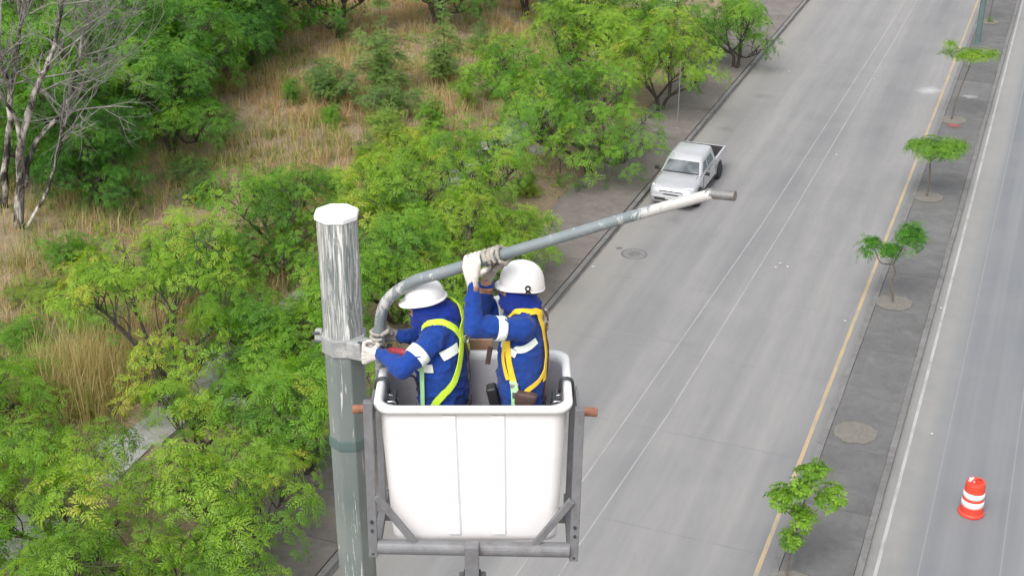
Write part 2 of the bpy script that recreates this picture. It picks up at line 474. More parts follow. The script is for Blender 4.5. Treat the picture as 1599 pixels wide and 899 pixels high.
M['dark_steel'] = simple('dark_tool_steel', (0.05, 0.055, 0.06), 0.45, 0.3, 20, metal=0.4)
M['chrome'] = simple('bright_steel', (0.55, 0.55, 0.55), 0.25, 0.1, 20, metal=0.9)
M['white_shell'] = simple('white_fibreglass', (0.80, 0.79, 0.795), 0.45, 0.03, 3, 0.06, dirt=(0.52, 0.50, 0.48), dirt_amt=0.25, bscale=6)
M['white_rim'] = simple('scuffed_white_rim', (0.76, 0.755, 0.75), 0.5, 0.05, 6, 0.1, dirt=(0.33, 0.30, 0.28), dirt_amt=0.7)
M['liner'] = simple('scuffed_liner', (0.56, 0.54, 0.56), 0.55, 0.07, 4, 0.1, dirt=(0.33, 0.3, 0.3), dirt_amt=0.35)
def scuffed_white(name, col, a0, mk):
    t = NT(name); t.set(Roughness=0.5); v = t.coord()
    c = t.ramp(t.noise(v, 3, 4, .6), [(0.3, [x * .95 for x in col]), (0.7, col)])
    c = t.mix(t.ramp(t.noise(v, 2.4, 6, 0.75, 0.6), [(0.5, 0), (0.75, a0)]), c, (0.50, 0.48, 0.46))
    c = t.mix(t.ramp(t.noise(t.coord((3.0, 3.0, 0.5)), 9, 6, 0.8, 0.8), [(0.66, 0), (0.70, mk * .6)]), c, (0.42, 0.40, 0.38))
    c = t.mix(t.ramp(t.noise(t.coord((0.6, 1, 2.0), loc=(3, 1, 2)), 22, 6, 0.85), [(0.68, 0), (0.71, mk)]), c, (0.16, 0.14, 0.13))
    t.color(c); t.bump(t.noise(v, 5, 3, .5), 0.08, 0.02); return t.m
M['white_shell'] = scuffed_white('white_fibreglass_shell', (0.74, 0.73, 0.735), 0.30, 0.55)
M['white_rim'] = scuffed_white('chipped_white_rim', (0.76, 0.755, 0.75), 0.4, 0.9)
M['wood'] = simple('brown_board', (0.34, 0.20, 0.12), 0.8, 0.25, 10, 0.2)
M['helmet'] = simple('white_helmet_plastic', (0.74, 0.74, 0.735), 0.42, 0.04, 9, 0.05, dirt=(0.45, 0.43, 0.40), dirt_amt=0.35)
M['black'] = simple('black_plastic', (0.018, 0.018, 0.02), 0.5, 0.3, 10)
M['glove'] = simple('dusty_glove_leather', (0.56, 0.53, 0.49), 0.9, 0.18, 30, 0.5, dirt=(0.34, 0.24, 0.19), dirt_amt=0.6)
M['glove_grey'] = simple('grey_work_glove', (0.33, 0.31, 0.27), 0.9, 0.2, 30, 0.5, dirt=(0.16, 0.13, 0.1), dirt_amt=0.6)
M['skin'] = simple('skin', (0.38, 0.20, 0.13), 0.55, 0.1, 12)
M['reflect'] = simple('silver_reflective_tape', (0.74, 0.80, 0.74), 0.35, 0.05, 20)
M['lime'] = simple('fluorescent_lime_webbing', (0.56, 0.80, 0.05), 0.7, 0.08, 40, 0.3)
M['mint'] = simple('pale_green_webbing', (0.42, 0.74, 0.36), 0.7, 0.08, 40, 0.3)
M['yellow_web'] = simple('yellow_webbing', (0.80, 0.54, 0.03), 0.7, 0.12, 40, 0.3)
M['leather'] = simple('dark_brown_leather', (0.07, 0.04, 0.035), 0.6, 0.3, 14, 0.3)
M['red_tool'] = simple('red_tool_plastic', (0.28, 0.025, 0.035), 0.5, 0.1, 10)
M['boots'] = simple('brown_boot_leather', (0.09, 0.055, 0.035), 0.7, 0.3, 14, 0.3)
def cloth(name, col, wr=1.0):
    t = NT(name); t.set(Roughness=0.9); t.b.inputs['Specular IOR Level'].default_value = 0.2
    t.b.inputs['Sheen Weight'].default_value = 0.1
    v = t.coord()
    c = t.ramp(t.noise(v, 9, 5, 0.7), [(0.3, [x * 0.85 for x in col]), (0.7, [x * 1.12 for x in col])])
    c = t.mix(t.ramp(t.noise(v, 5, 6, 0.75, 0.8), [(0.5, 0.0), (0.75, 0.35)]), c, [x * 0.6 + 0.05 for x in col])
    c = t.mix(t.ramp(t.noise(v, 16, 6, 0.8), [(0.6, 0.0), (0.72, 0.3)]), c, [x * 0.45 for x in col])
    t.color(c)
    w = t.math('ADD', t.noise(t.coord((1, 1, 1.7)), 6, 3, 0.5, 1.6), t.math('MULTIPLY', t.noise(v, 400, 2, 0.5), 0.03))
    t.bump(w, 0.22 * wr, 0.03); return t.m
M['shirt'] = cloth('royal_blue_work_shirt', (0.010, 0.045, 0.24), 1.5)
M['hood'] = cloth('royal_blue_hood', (0.008, 0.028, 0.23), 0.9)
M['jeans'] = cloth('blue_grey_denim', (0.16, 0.21, 0.29))
M['plastic_orange'] = simple('orange_red_plastic', (0.62, 0.055, 0.030), 0.45, 0.1, 8, 0.05, dirt=(0.45, 0.06, 0.04), dirt_amt=0.4)
M['white_band'] = simple('white_reflective_band', (0.80, 0.80, 0.80), 0.4, 0.05, 12)
M['bag'] = simple('crumpled_pale_bag', (0.55, 0.55, 0.55), 0.6, 0.2, 20, 0.4)
t = NT('silver_car_paint'); t.set(Roughness=0.28, Metallic=0.25); t.b.inputs['Coat Weight'].default_value = 0.6
t.color(t.ramp(t.noise(t.coord(), 2.5, 3, 0.5), [(0.3, (0.40, 0.405, 0.42)), (0.7, (0.46, 0.46, 0.475))])); M['paint'] = t.m
t = NT('car_glass'); t.set(Roughness=0.05); t.color((0.07, 0.10, 0.11)); t.b.inputs['Specular IOR Level'].default_value = 0.8
M['glass'] = t.m
t = NT('pale_windscreen'); t.set(Roughness=0.06); t.b.inputs['Specular IOR Level'].default_value = 0.9
t.color(t.ramp(t.noise(t.coord(), 2.0, 2, 0.5), [(0.36, (0.055, 0.065, 0.07)), (0.6, (0.15, 0.165, 0.172))])); M['windscreen'] = t.m
M['tyre'] = simple('tyre_rubber', (0.02, 0.02, 0.021), 0.85, 0.2, 10)
M['rim_alloy'] = simple('alloy_rim', (0.42, 0.42, 0.43), 0.35, 0.1, 10, metal=0.7)
M['lamp_glass'] = simple('clear_headlight', (0.62, 0.63, 0.64), 0.1, 0.15, 10)
M['tail'] = simple('red_tail_lamp', (0.4, 0.02, 0.02), 0.25, 0.1, 10)
M['bedliner'] = simple('black_bedliner', (0.035, 0.035, 0.038), 0.8, 0.3, 10, 0.2)
M['iron'] = simple('cast_iron', (0.13, 0.13, 0.13), 0.75, 0.3, 14, 0.4)
M['paper'] = simple('white_litter', (0.40, 0.40, 0.39), 0.8, 0.08, 20)
M['galv'] = simple('galvanised_post', (0.26, 0.265, 0.255), 0.5, 0.15, 15, metal=0.4)
M['redpaint'] = simple('spilt_red_paint', (0.55, 0.09, 0.09), 0.8, 0.3, 6)

# ================================================================== SETTING
def road_obj(name, mb, mat, kind='structure', parent=None, bevel=0.0):
    o = mb.build(name, mat, parent, bevel=bevel)
    if parent is None:
        o.rotation_euler = (0, 0, -YAW)
        if kind: o['kind'] = kind
    return o

def verge_z(v, u):
    if v > -16.95: return -0.05
    base = 0.10 + min(1.0, max(0.0, (-17.2 - v) / 2.0)) * 0.05
    k = min(1.0, max(0.0, (-22.5 - v) / 4.0))
    return base + k * (0.35 * noise.noise((v * 0.13, u * 0.13, 3.1)) + 0.12 * noise.noise((v * 0.5, u * 0.5, 7.7)) + 0.2)

def build_ground():
    vs_ = [-900, -400, -200, -120] + [-90 + i * 1.5 for i in range(49)] + [-16.96, -16.94, -10, 20, 100, 400, 900]
    us_ = [-600, -200, -60, 0] + [8 + i * 1.5 for i in range(70)] + [130, 180, 300, 700, 1500]
    V = []; 
    for u in us_:
        for v in vs_: V.append((v, u, verge_z(v, u)))
    n = len(vs_); Q = []
    for j in range(len(us_) - 1):
        for i in range(n - 1): Q.append((j * n + i, j * n + i + 1, (j + 1) * n + i + 1, (j + 1) * n + i))
    o = link_mesh('ground', np_mesh('ground', V, Q, smooth=False), M['earth'])
    o.rotation_euler = (0, 0, -YAW); o['kind'] = 'structure'
build_ground()

def sheet(mb, v0, v1, u0, u1, z, nu=1):
    for i in range(nu):
        a = u0 + (u1 - u0) * i / nu; b = u0 + (u1 - u0) * (i + 1) / nu
        mb.add([(v0, a, z), (v1, a, z), (v1, b, z), (v0, b, z)], [(0, 1, 2, 3)])
    return mb

ROAD = road_obj('concrete_carriageway', sheet(MB(), -13.95, -4.05, -60, 500, 0.0), M['road'])
ASPH = road_obj('asphalt_carriageway', sheet(MB(), -2.2, 9.5, -60, 500, -0.004), M['asphalt'])

def stripe(parent, name, pts, w, mat, z=0.004):
    mb = MB()
    for (a, b) in zip(pts[:-1], pts[1:]):
        (v0, u0), (v1, u1) = a, b
        mb.add([(v0 - w / 2, u0, z), (v0 + w / 2, u0, z), (v1 + w / 2, u1, z), (v1 - w / 2, u1, z)], [(0, 1, 2, 3)])
    return mb.build(name, mat, parent)
stripe(ROAD, 'yellow_edge_line', [(-4.50, -60), (-4.47, 40), (-4.50, 500)], 0.11, M['yellow_line'])
stripe(ROAD, 'sealed_joint', [(-10.6, -10), (-9.80, 24.6), (-9.50, 33), (-9.02, 47.8), (-8.62, 75), (-8.3, 120), (-8.0, 500)], 0.04, M['seal'])
stripe(ROAD, 'sealed_joint', [(-9.2, -10), (-8.83, 25.5), (-8.47, 33.2), (-8.19, 48.2), (-7.93, 75), (-7.7, 120), (-7.5, 500)], 0.04, M['seal'])
stripe(ASPH, 'white_edge_line', [(-1.80, -60), (-1.83, 40), (-1.95, 85), (-2.0, 500)], 0.085, M['white_line'], 0.0)
stripe(ASPH, 'faint_line', [(-0.88, -60), (-0.88, 500)], 0.04, M['faint'], 0.0)
stripe(ASPH, 'faint_line', [(0.95, -60), (0.95, 500)], 0.04, M['faint'], 0.0)
# short faint crossways dashes left on the concrete
for (v, u, L) in ((-7.1, 68.1, 0.9), (-6.1, 68.3, 0.35), (-5.3, 68.4, 0.3), (-6.6, 55.0, 1.6), (-11.6, 37.4, 1.7)):
    mb = MB(); sheet(mb, v, v + L, u, u + 0.05, 0.004); mb.build('paint_trace', M['faint'], ROAD)

# left sidewalk: slabs and kerbstones laid one by one
SIDE = road_obj('sidewalk', sheet(MB(), -16.95, -13.96, -60, 500, 0.05), M['gutterdust'])
random.seed(5)
mb = MB(); mb.box((0, 0, 0), (2.72, 1.985, 0.10)); slab_me = mb.mesh('slab'); slab_me.materials.append(M['sidewalk'])
for i in range(46):
    o = link_mesh('slab', slab_me, None, SIDE); o.location = (-15.53, 17 + i * 2.0, 0.075 + random.uniform(-0.006, 0.006))
    o.rotation_euler = (random.uniform(-.002, .002), random.uniform(-.003, .003), random.uniform(-.003, .003))
far = MB().box((-15.53, 309, 0.075), (2.72, 400, 0.1)).build('far_paving', M['sidewalk'], SIDE)
near_p = MB().box((-15.53, -22, 0.075), (2.72, 75.9, 0.1)).build('near_paving', M['sidewalk'], SIDE)
mb = MB(); mb.box((0, 0, 0), (0.17, 1.99, 0.20)); kb = mb.mesh('kerbstone'); kb.materials.append(M['kerb'])
for i in range(46):
    o = link_mesh('kerbstone', kb, None, SIDE); o.location = (-14.03 + random.uniform(-.008, .008), 17 + i * 2.0, 0.045 + random.uniform(-.006, .006)); o.rotation_euler = (0, random.uniform(-.02, .02), random.uniform(-.004, .004))
MB().box((-14.03, 309, 0.045), (0.17, 400, 0.2)).build('far_kerb', M['kerb'], SIDE)
MB().box((-14.03, -22, 0.045), (0.17, 75.9, 0.2)).build('near_kerb', M['kerb'], SIDE)
# dark gutter line at the foot of the kerb
stripe(ROAD, 'gutter_grime', [(-13.90, -60), (-13.90, 500)], 0.07, M['gutterdust'], 0.003)

# median strip
MED = road_obj('median', sheet(MB(), -4.02, -2.23, -60, 500, 0.06), M['gutterdust'])
mb = MB(); mb.box((0, 0, 0), (1.68, 2.985, 0.10)); ms = mb.mesh('slab'); ms.materials.append(M['median'])
for i in range(26):
    o = link_mesh('slab', ms, None, MED); o.location = (-3.125, 22.5 + i * 3.0, 0.092 + random.uniform(-.005, .005))
    o.rotation_euler = (random.uniform(-.0015, .0015), random.uniform(-.003, .003), 0)
MB().box((-3.125, 249, 0.092), (1.68, 300, 0.1)).build('far_paving', M['median'], MED)
MB().box((-3.125, -19.5, 0.092), (1.68, 80.9, 0.1)).build('near_paving', M['median'], MED)
for side, vv in ((0, -4.06), (1, -2.19)):
    mb = MB(); mb.box((0, 0, 0), (0.17, 1.99, 0.20)); kb = mb.mesh('kerbstone'); kb.materials.append(M['kerb'])
    for i in range(40):
        o = link_mesh('kerbstone', kb, None, MED); o.location = (vv + random.uniform(-.006, .006), 22 + i * 2.0, 0.06 + random.uniform(-.005, .005)); o.rotation_euler = (0, 0, random.uniform(-.004, .004))
    MB().box((vv, 251, 0.06), (0.17, 300, 0.2)).build('far_kerb', M['kerb'], MED)
    MB().box((vv, -19.5, 0.06), (0.17, 81, 0.2)).build('near_kerb', M['kerb'], MED)
def blob_disc(r, z, seed, n=40, jag=0.06, sx=1.0):
    mb = MB(); V = [(0, 0, z + 0.012)]; 
    for k in range(n):
        w = 2 * PI * k / n
        rr = r * (1 + jag * noise.noise((math.cos(w) * 1.6 + seed, math.sin(w) * 1.6, seed * 1.7)) * 2)
        V.append((rr * math.cos(w) * sx, rr * math.sin(w), z))
    mb.add(V, [(0, 1 + k, 1 + (k + 1) % n) for k in range(n)])
    return mb
def soft_stain(name, col, r, amt, lo=0.45, hi=1.0, jag=0.9):
    t = NT(name); t.set(Roughness=0.85); t.color(t.ramp(t.noise(t.coord(), 9, 6, 0.75), [(0.3, [x * 0.7 for x in col]), (0.7, [x * 1.15 for x in col])]))
    v = t.coord()
    ln = t.n('ShaderNodeVectorMath'); ln.operation = 'LENGTH'; t.l(v, ln.inputs[0])
    dd = t.math('ADD', t.math('DIVIDE', ln.outputs['Value'], r), t.math('MULTIPLY', t.noise(v, 2.6 / r, 6, 0.75), jag))
    f = t.ramp(dd, [(lo, amt), (hi, 0.0)])
    tr = t.n('ShaderNodeBsdfTransparent'); mx = t.n('ShaderNodeMixShader')
    t.l(f, mx.inputs[0]); t.l(tr.outputs[0], mx.inputs[1]); t.l(t.b.outputs[0], mx.inputs[2])
    t.l(mx.outputs[0], t.t.nodes['Material Output'].inputs['Surface']); return t.m
M['pit_soft'] = soft_stain('ragged_soil_patch', (0.195, 0.183, 0.160), 1.0, 0.85, 0.74, 0.82, 0.3)
for i, (v, u, r) in enumerate(((-3.28, 33.9, 0.66), (-3.42, 42.60, 0.56), (-3.50, 52.64, 0.60), (-3.55, 62.62, 0.57), (-3.46, 80.98, 0.60), (-3.55, 26.5, 0.55))):
    o = blob_disc(r * 1.25, 0.151, i * 3.1 + 1).build('tree_pit', M['pit_soft'], MED); o.location = (v, u, 0)
o = blob_disc(.75, 0.172, 5.3).build('red_paint_stain', soft_stain('red_paint_dust', (0.5, 0.10, 0.11), .75, .9), MED); o.location = (-3.42, 61.75, 0)
o = blob_disc(0.85, 0.172, 9.2).build('lime_powder_stain', soft_stain('lime_powder', (0.6, 0.6, 0.62), .85, .6), MED); o.location = (-3.12, 66.3, 0)
# shallow concrete drain behind the verge, parallel to the road
CH = road_obj('drain_channel', sheet(MB(), -22.1, -21.0, -20, 160, 0.152), M['earth'])
mb = MB(); mb.box((0, 0, 0), (1.30, 1.97, 0.16)); cs = mb.mesh('slab'); cs.materials.append(M['channel'])
for i in range(34):
    if random.random() < 0.35: continue
    o = link_mesh('slab', cs, None, CH); o.location = (-21.55 + random.uniform(-.12, .12), 15 + i * 2.0, 0.16 + random.uniform(-.06, .05))
    o.rotation_euler = (random.uniform(-.05, .05), random.uniform(-.10, .10), random.uniform(-.09, .09))

# ================================================================== VEGETATION
def rosette(seed, nl=9, L=0.41, pairs=6, lf=0.100, wd=0.028, up=48, down=-62):
    """umbrella of drooping pinnate leaves; returns verts (n,3) and quads, tint offset"""
    rng = np.random.default_rng(seed)
    V = []; Q = []; T = []
    for i in range(nl):
        th = 2 * PI * (i + rng.uniform(-.55, .55)) / nl
        l = L * rng.uniform(0.5, 1.25); p0 = up + rng.uniform(-38, 30); p1 = down + rng.uniform(-30, 45)
        pos = np.zeros(3); steps = pairs + 1
        ttint = rng.uniform(-0.10, 0.10)
        for k in range(steps):
            q = (k + 0.5) / steps
            pit = math.radians(p0 + (p1 - p0) * q)
            d = np.array([math.cos(th) * math.cos(pit), math.sin(th) * math.cos(pit), math.sin(pit)])
            nrm = np.array([-math.cos(th) * math.sin(pit), -math.sin(th) * math.sin(pit), math.cos(pit)])
            sdv = np.cross(d, nrm)
            pos = pos + d * (l / steps)
            if k == 0: continue
            for s in (-1, 1):
                ll = lf * (0.75 + 0.5 * math.sin(PI * q)) * rng.uniform(0.85, 1.15)
                a = math.radians(52 + rng.uniform(-12, 12))
                ld = d * math.cos(a) + sdv * s * math.sin(a) - nrm * rng.uniform(0.05, 0.35)
                ld /= np.linalg.norm(ld)
                lw = np.cross(ld, nrm); lw /= np.linalg.norm(lw)
                b = len(V)
                mid = pos + ld * ll * 0.45
                V += [pos, mid + lw * wd / 2, pos + ld * ll, mid - lw * wd / 2]
                Q.append((b, b + 1, b + 2, b + 3)); T += [ttint] * 4
    return np.array(V), np.array(Q), np.array(T)

ROS = [rosette(s, nl=7 + s % 4) for s in range(9)]
ROS_BIG = [rosette(50 + s, nl=7, L=0.24, pairs=3, lf=0.15, wd=0.058, up=55, down=-45) for s in range(4)]
ROS_FINE = [rosette(80 + s, nl=8, L=0.42, pairs=6, lf=0.10, wd=0.030, up=30, down=-30) for s in range(3)]

def scatter_rosettes(P, N, S, tint, temps, rng):
    """rosettes at P with axis N and scale S"""
    VV = []; QQ = []; TT = []; base = 0
    for i in range(len(P)):
        V, Q, T = temps[rng.integers(len(temps))]
        n = N[i] / np.linalg.norm(N[i])
        a = rng.uniform(0, 2 * PI)
        ref = np.array([math.cos(a), math.sin(a), 0.0]); x = ref - n * ref.dot(n); x /= np.linalg.norm(x); y = np.cross(n, x)
        Rm = np.stack([x, y, n], axis=0)
        VV.append((V * S[i]) @ Rm + P[i]); QQ.append(Q + base); TT.append(np.clip(T + tint[i], 0, 1)); base += len(V)
    return np.concatenate(VV), np.concatenate(QQ), np.concatenate(TT)

def twigs(A, B, r0, r1, sag, rng):
    """curved thin twigs from A to B, vectorised (3 sides, 4 rings)"""
    A = np.asarray(A); B = np.asarray(B); n = len(A)
    d = B - A; L = np.linalg.norm(d, axis=1, keepdims=True); d = d / np.maximum(L, 1e-6)
    ref = np.where(np.abs(d[:, 2:3]) < 0.9, np.array([[0, 0, 1.0]]), np.array([[1.0, 0, 0]]))
    s = np.cross(d, ref); s /= np.linalg.norm(s, axis=1, keepdims=True); w = np.cross(s, d)
    bend = rng.normal(0, 0.10, (n, 2)) * L
    V = []; 
    for k in range(4):
        q = k / 3
        c = A + (B - A) * q + (s * bend[:, :1] + w * (bend[:, 1:] + sag * L)) * math.sin(PI * q)
        r = r0 + (r1 - r0) * q
        for j in range(3):
            a = PI * 2 / 3 * j
            V.append(c + s * math.cos(a) * r + w * math.sin(a) * r)
    V = np.stack(V, axis=1)          # n,12,3
    F = []
    for k in range(3):
        for j in range(3): F.append((k * 3 + j, k * 3 + (j + 1) % 3, (k + 1) * 3 + (j + 1) % 3, (k + 1) * 3 + j))
    F = np.array(F)
    Q = (F[None] + (np.arange(n) * 12)[:, None, None]).reshape(-1, 4)
    return V.reshape(-1, 3), Q

def tree_meshes(seed, height, rad, n_ros=240, lobes=6, temps=None, base_tint=0.45, fork=0.3, squash=0.42, lean=(0, 0), trunk_r=0.09, sc=1.0, spread=0.26, top_bias=True, stems=2):
    """local origin at the foot. returns wood mesh, leaf mesh"""
    rng = np.random.default_rng(seed)
    temps = temps or ROS
    wood = MB()
    fz = height * fork
    cz = height * (1 - squash * 0.95)
    # lobes
    LC = []
    for i in range(lobes):
        a = 2 * PI * (i + rng.uniform(-.3, .3)) / lobes
        rr = rad * rng.uniform(0.45, 0.72) if i > 0 else 0.1 * rad
        LC.append(np.array([lean[0] + rr * math.cos(a), lean[1] + rr * math.sin(a), cz + height * squash * rng.uniform(-0.32, 0.42) * (1 if i > 0 else 0.3) + (0.28 * height * squash if i == 0 else 0)]))
    LR = [rad * rng.uniform(0.38, 0.58) for _ in LC]
    LT = [base_tint + rng.uniform(-.13, .15) for _ in LC]
    # trunk stems
    tips = []
    for s in range(stems):
        a = rng.uniform(0, 2 * PI); o0 = np.array([math.cos(a), math.sin(a), 0]) * 0.10 * (stems > 1)
        top = np.array([lean[0] * 0.5, lean[1] * 0.5, fz]) + np.array([math.cos(a), math.sin(a), 0]) * rad * 0.16 * (stems > 1)
        mid = (o0 + top) / 2 + rng.normal(0, 0.07, 3)
        wood.tube(smooth_path([o0 + np.array([0, 0, -0.15]), mid, top], 4), [trunk_r * 1.2, trunk_r * 0.9, trunk_r * 0.75], 7)
        tips.append(top)
    A = []; B = []; P = []; N = []; T = []; S = []
    A2 = []; B2 = []
    per = max(4, n_ros // lobes)
    for c, r, lt in zip(LC, LR, LT):
        top = min(tips, key=lambda q: np.linalg.norm(q - c))
        mid = top * 0.45 + c * 0.55 + rng.normal(0, 0.14, 3) + np.array([0, 0, -0.12 * height * squash])
        inner = c - np.array([0, 0, r * 0.35])
        path = smooth_path([top, mid, inner], 4)
        wood.tube(path, [trunk_r * 0.72, trunk_r * 0.5, trunk_r * 0.3], 6, cap=False)
        # secondary boughs
        hubs = []
        for k in range(8):
            d = rng.normal(0, 1, 3); d[2] = abs(d[2]) * 0.7 - 0.15; d /= np.linalg.norm(d)
            h = c + d * r * np.array([1, 1, 0.8]) * rng.uniform(0.4, 0.65)
            st = np.array(path[rng.integers(len(path) // 2, len(path))])
            A2.append(st); B2.append(h); hubs.append(h)
        hubs = np.array(hubs); ht = rng.normal(0, 0.11, len(hubs))
        m = int(per * (r / (rad * 0.48)) ** 2)
        for k in range(m):
            d = rng.normal(0, 1, 3)
            d[2] = abs(d[2]) if rng.random() < 0.80 else -abs(d[2]) * 0.6
            d /= np.linalg.norm(d)
            q = rng.uniform(0.5, 1.12) ** 0.7 * (1.22 if rng.random() < 0.08 else 1.0)
            p = c + d * r * q * np.array([1.0, 1.0, 0.78])
            j = np.argmin(np.linalg.norm(hubs - p, axis=1))
            A.append(hubs[j]); B.append(p); P.append(p)
            nn = d * np.array([0.8, 0.8, 0.5]) + np.array([0, 0, 0.75]) + rng.normal(0, 0.3, 3)
            N.append(nn); S.append(sc * rng.uniform(0.6, 1.3))
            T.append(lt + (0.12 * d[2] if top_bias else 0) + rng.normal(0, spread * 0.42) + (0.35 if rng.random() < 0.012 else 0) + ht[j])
    P = np.array(P); N = np.array(N); S = np.array(S)
    Vt, Qt = twigs(np.array(A2), np.array(B2), trunk_r * 0.30, trunk_r * 0.16, 0.05, rng)
    wood.add(Vt, Qt.tolist())
    Vt, Qt = twigs(np.array(A), np.array(B), trunk_r * 0.15, 0.005, 0.06, rng)
    wood.add(Vt, Qt.tolist())
    wm = bpy.data.meshes.new('trunk'); wm.from_pydata([tuple(p) for p in wood.v], [], wood.f); wm.update()
    V, Q, TT = scatter_rosettes(P, N, S, np.clip(np.array(T), 0.0, 1.0), temps, rng)
    lm = np_mesh('crown', V, Q, tint=TT)
    return wm, lm

def place_tree(name, meshes, v, u, label, cat='tree', group=None, color=(1, 1, 1), rz=0.0, s=1.0, bark='bark', parts=('trunk', 'crown'), z=None):
    wm, lm = meshes
    o = empty(name, W(v, u, verge_z(v, u) if z is None else z), rz)
    o.scale = (s, s, s)
    if not len(wm.materials): wm.materials.append(M[bark])
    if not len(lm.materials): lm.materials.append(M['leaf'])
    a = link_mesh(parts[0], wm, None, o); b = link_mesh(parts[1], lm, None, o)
    b.color = (color[0], color[1], color[2], 1)
    return tag(o, label, cat, group)

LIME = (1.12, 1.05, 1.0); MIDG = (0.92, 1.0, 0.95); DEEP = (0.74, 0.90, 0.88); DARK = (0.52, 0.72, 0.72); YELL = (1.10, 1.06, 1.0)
ROADSIDE = 'feathery trees along the verge'
#  v, u, height, radius, rosettes, lobes, tint, colour, label
NEEM = [
 (-20.3, 17.4, 5.0, 2.9, 230, 8, .50, MIDG, 'feathery green tree at the bottom left corner, dark limbs showing'),
 (-17.2, 17.6, 4.8, 2.5, 200, 7, .50, LIME, 'lime green tree at the bottom edge, second left of the pole'),
 (-14.7, 18.9, 4.3, 2.1, 180, 6, .48, LIME, 'small lime crown leaning over the sidewalk beside the pole foot'),
 (-19.8, 20.9, 4.6, 2.2, 150, 7, .52, LIME, 'bright tree over the pale drain, lower left'),
 (-24.0, 22.2, 4.2, 2.8, 240, 7, .50, MIDG, 'green tree at the left edge below the tall golden grass'),
 (-16.0, 22.5, 4.4, 2.4, 190, 7, .48, LIME, 'lime tree between the pale drain and the pole, low in the scene'),
 (-16.6, 26.6, 4.3, 2.3, 240, 7, .40, MIDG, 'mid green tree directly left of the clamp on the pole'),
 (-22.3, 28.7, 5.4, 2.9, 215, 8, .62, YELL, 'yellow green open tree with thin dark stems, left of the pole top'),
 (-19.2, 25.6, 3.2, 1.4, 70, 5, .55, YELL, 'small yellow green tree below the open one, over the drain'),
 (-20.4, 30.6, 3.3, 1.9, 170, 6, .44, MIDG, 'green tree low over the drain between the open yellow green tree and the pole'),
 (-24.8, 34.6, 3.0, 1.9, 150, 6, .40, MIDG, 'low deep green tree in the grass behind the open yellow green one'),
 (-18.6, 31.4, 3.9, 2.0, 190, 6, .42, MIDG, 'green tree right behind the middle of the pole'),
 (-18.2, 35.2, 4.0, 2.3, 240, 7, .38, MIDG, 'deep green tree right behind the pole top'),
 (-23.3, 37.4, 3.8, 2.6, 270, 8, .42, MIDG, 'broad green tree beyond the pole, edging the dry grass'),
 (-19.7, 39.8, 4.2, 3.1, 350, 9, .50, LIME, 'wide light green tree in the middle of the verge row'),
 (-15.9, 38.6, 4.0, 2.4, 260, 8, .52, LIME, 'light green tree hanging over the sidewalk behind the two workers'),
 (-16.2, 34.6, 3.6, 2.0, 190, 6, .50, LIME, 'low lime tree just above the left worker, under the arm'),
 (-18.8, 44.8, 4.2, 2.4, 190, 7, .50, MIDG, 'green tree with bare twigs, left of the pickup'),
 (-22.3, 44.0, 3.4, 2.0, 170, 6, .55, LIME, 'low lime tree between the wide light one and the olive bush'),
 (-16.8, 50.4, 5.4, 3.3, 400, 9, .42, MIDG, 'big round green tree left behind the pickup'),
 (-20.0, 53.0, 4.8, 2.7, 260, 8, .46, MIDG, 'green tree behind the big round one, by the pale rubble'),
 (-16.4, 59.2, 5.2, 3.2, 350, 9, .58, LIME, 'lime green spreading tree beside the thin sidewalk post'),
 (-14.8, 67.0, 4.8, 2.4, 240, 8, .36, MIDG, 'green tree overhanging the far sidewalk at the top edge'),
 (-20.0, 60.2, 5.0, 2.8, 270, 8, .52, LIME, 'light green tree at the top edge left of the spreading lime one'),
 (-18.6, 67.5, 5.2, 2.9, 270, 8, .44, MIDG, 'farthest green tree of the verge row, at the top edge'),
]
for i, (v, u, h, r, nr, lb, ti, colr, lab) in enumerate(NEEM):
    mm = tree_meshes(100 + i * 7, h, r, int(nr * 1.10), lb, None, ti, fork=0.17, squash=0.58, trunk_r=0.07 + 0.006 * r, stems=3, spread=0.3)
    place_tree('feathery_tree', mm, v, u, lab, 'tree', ROADSIDE, colr)

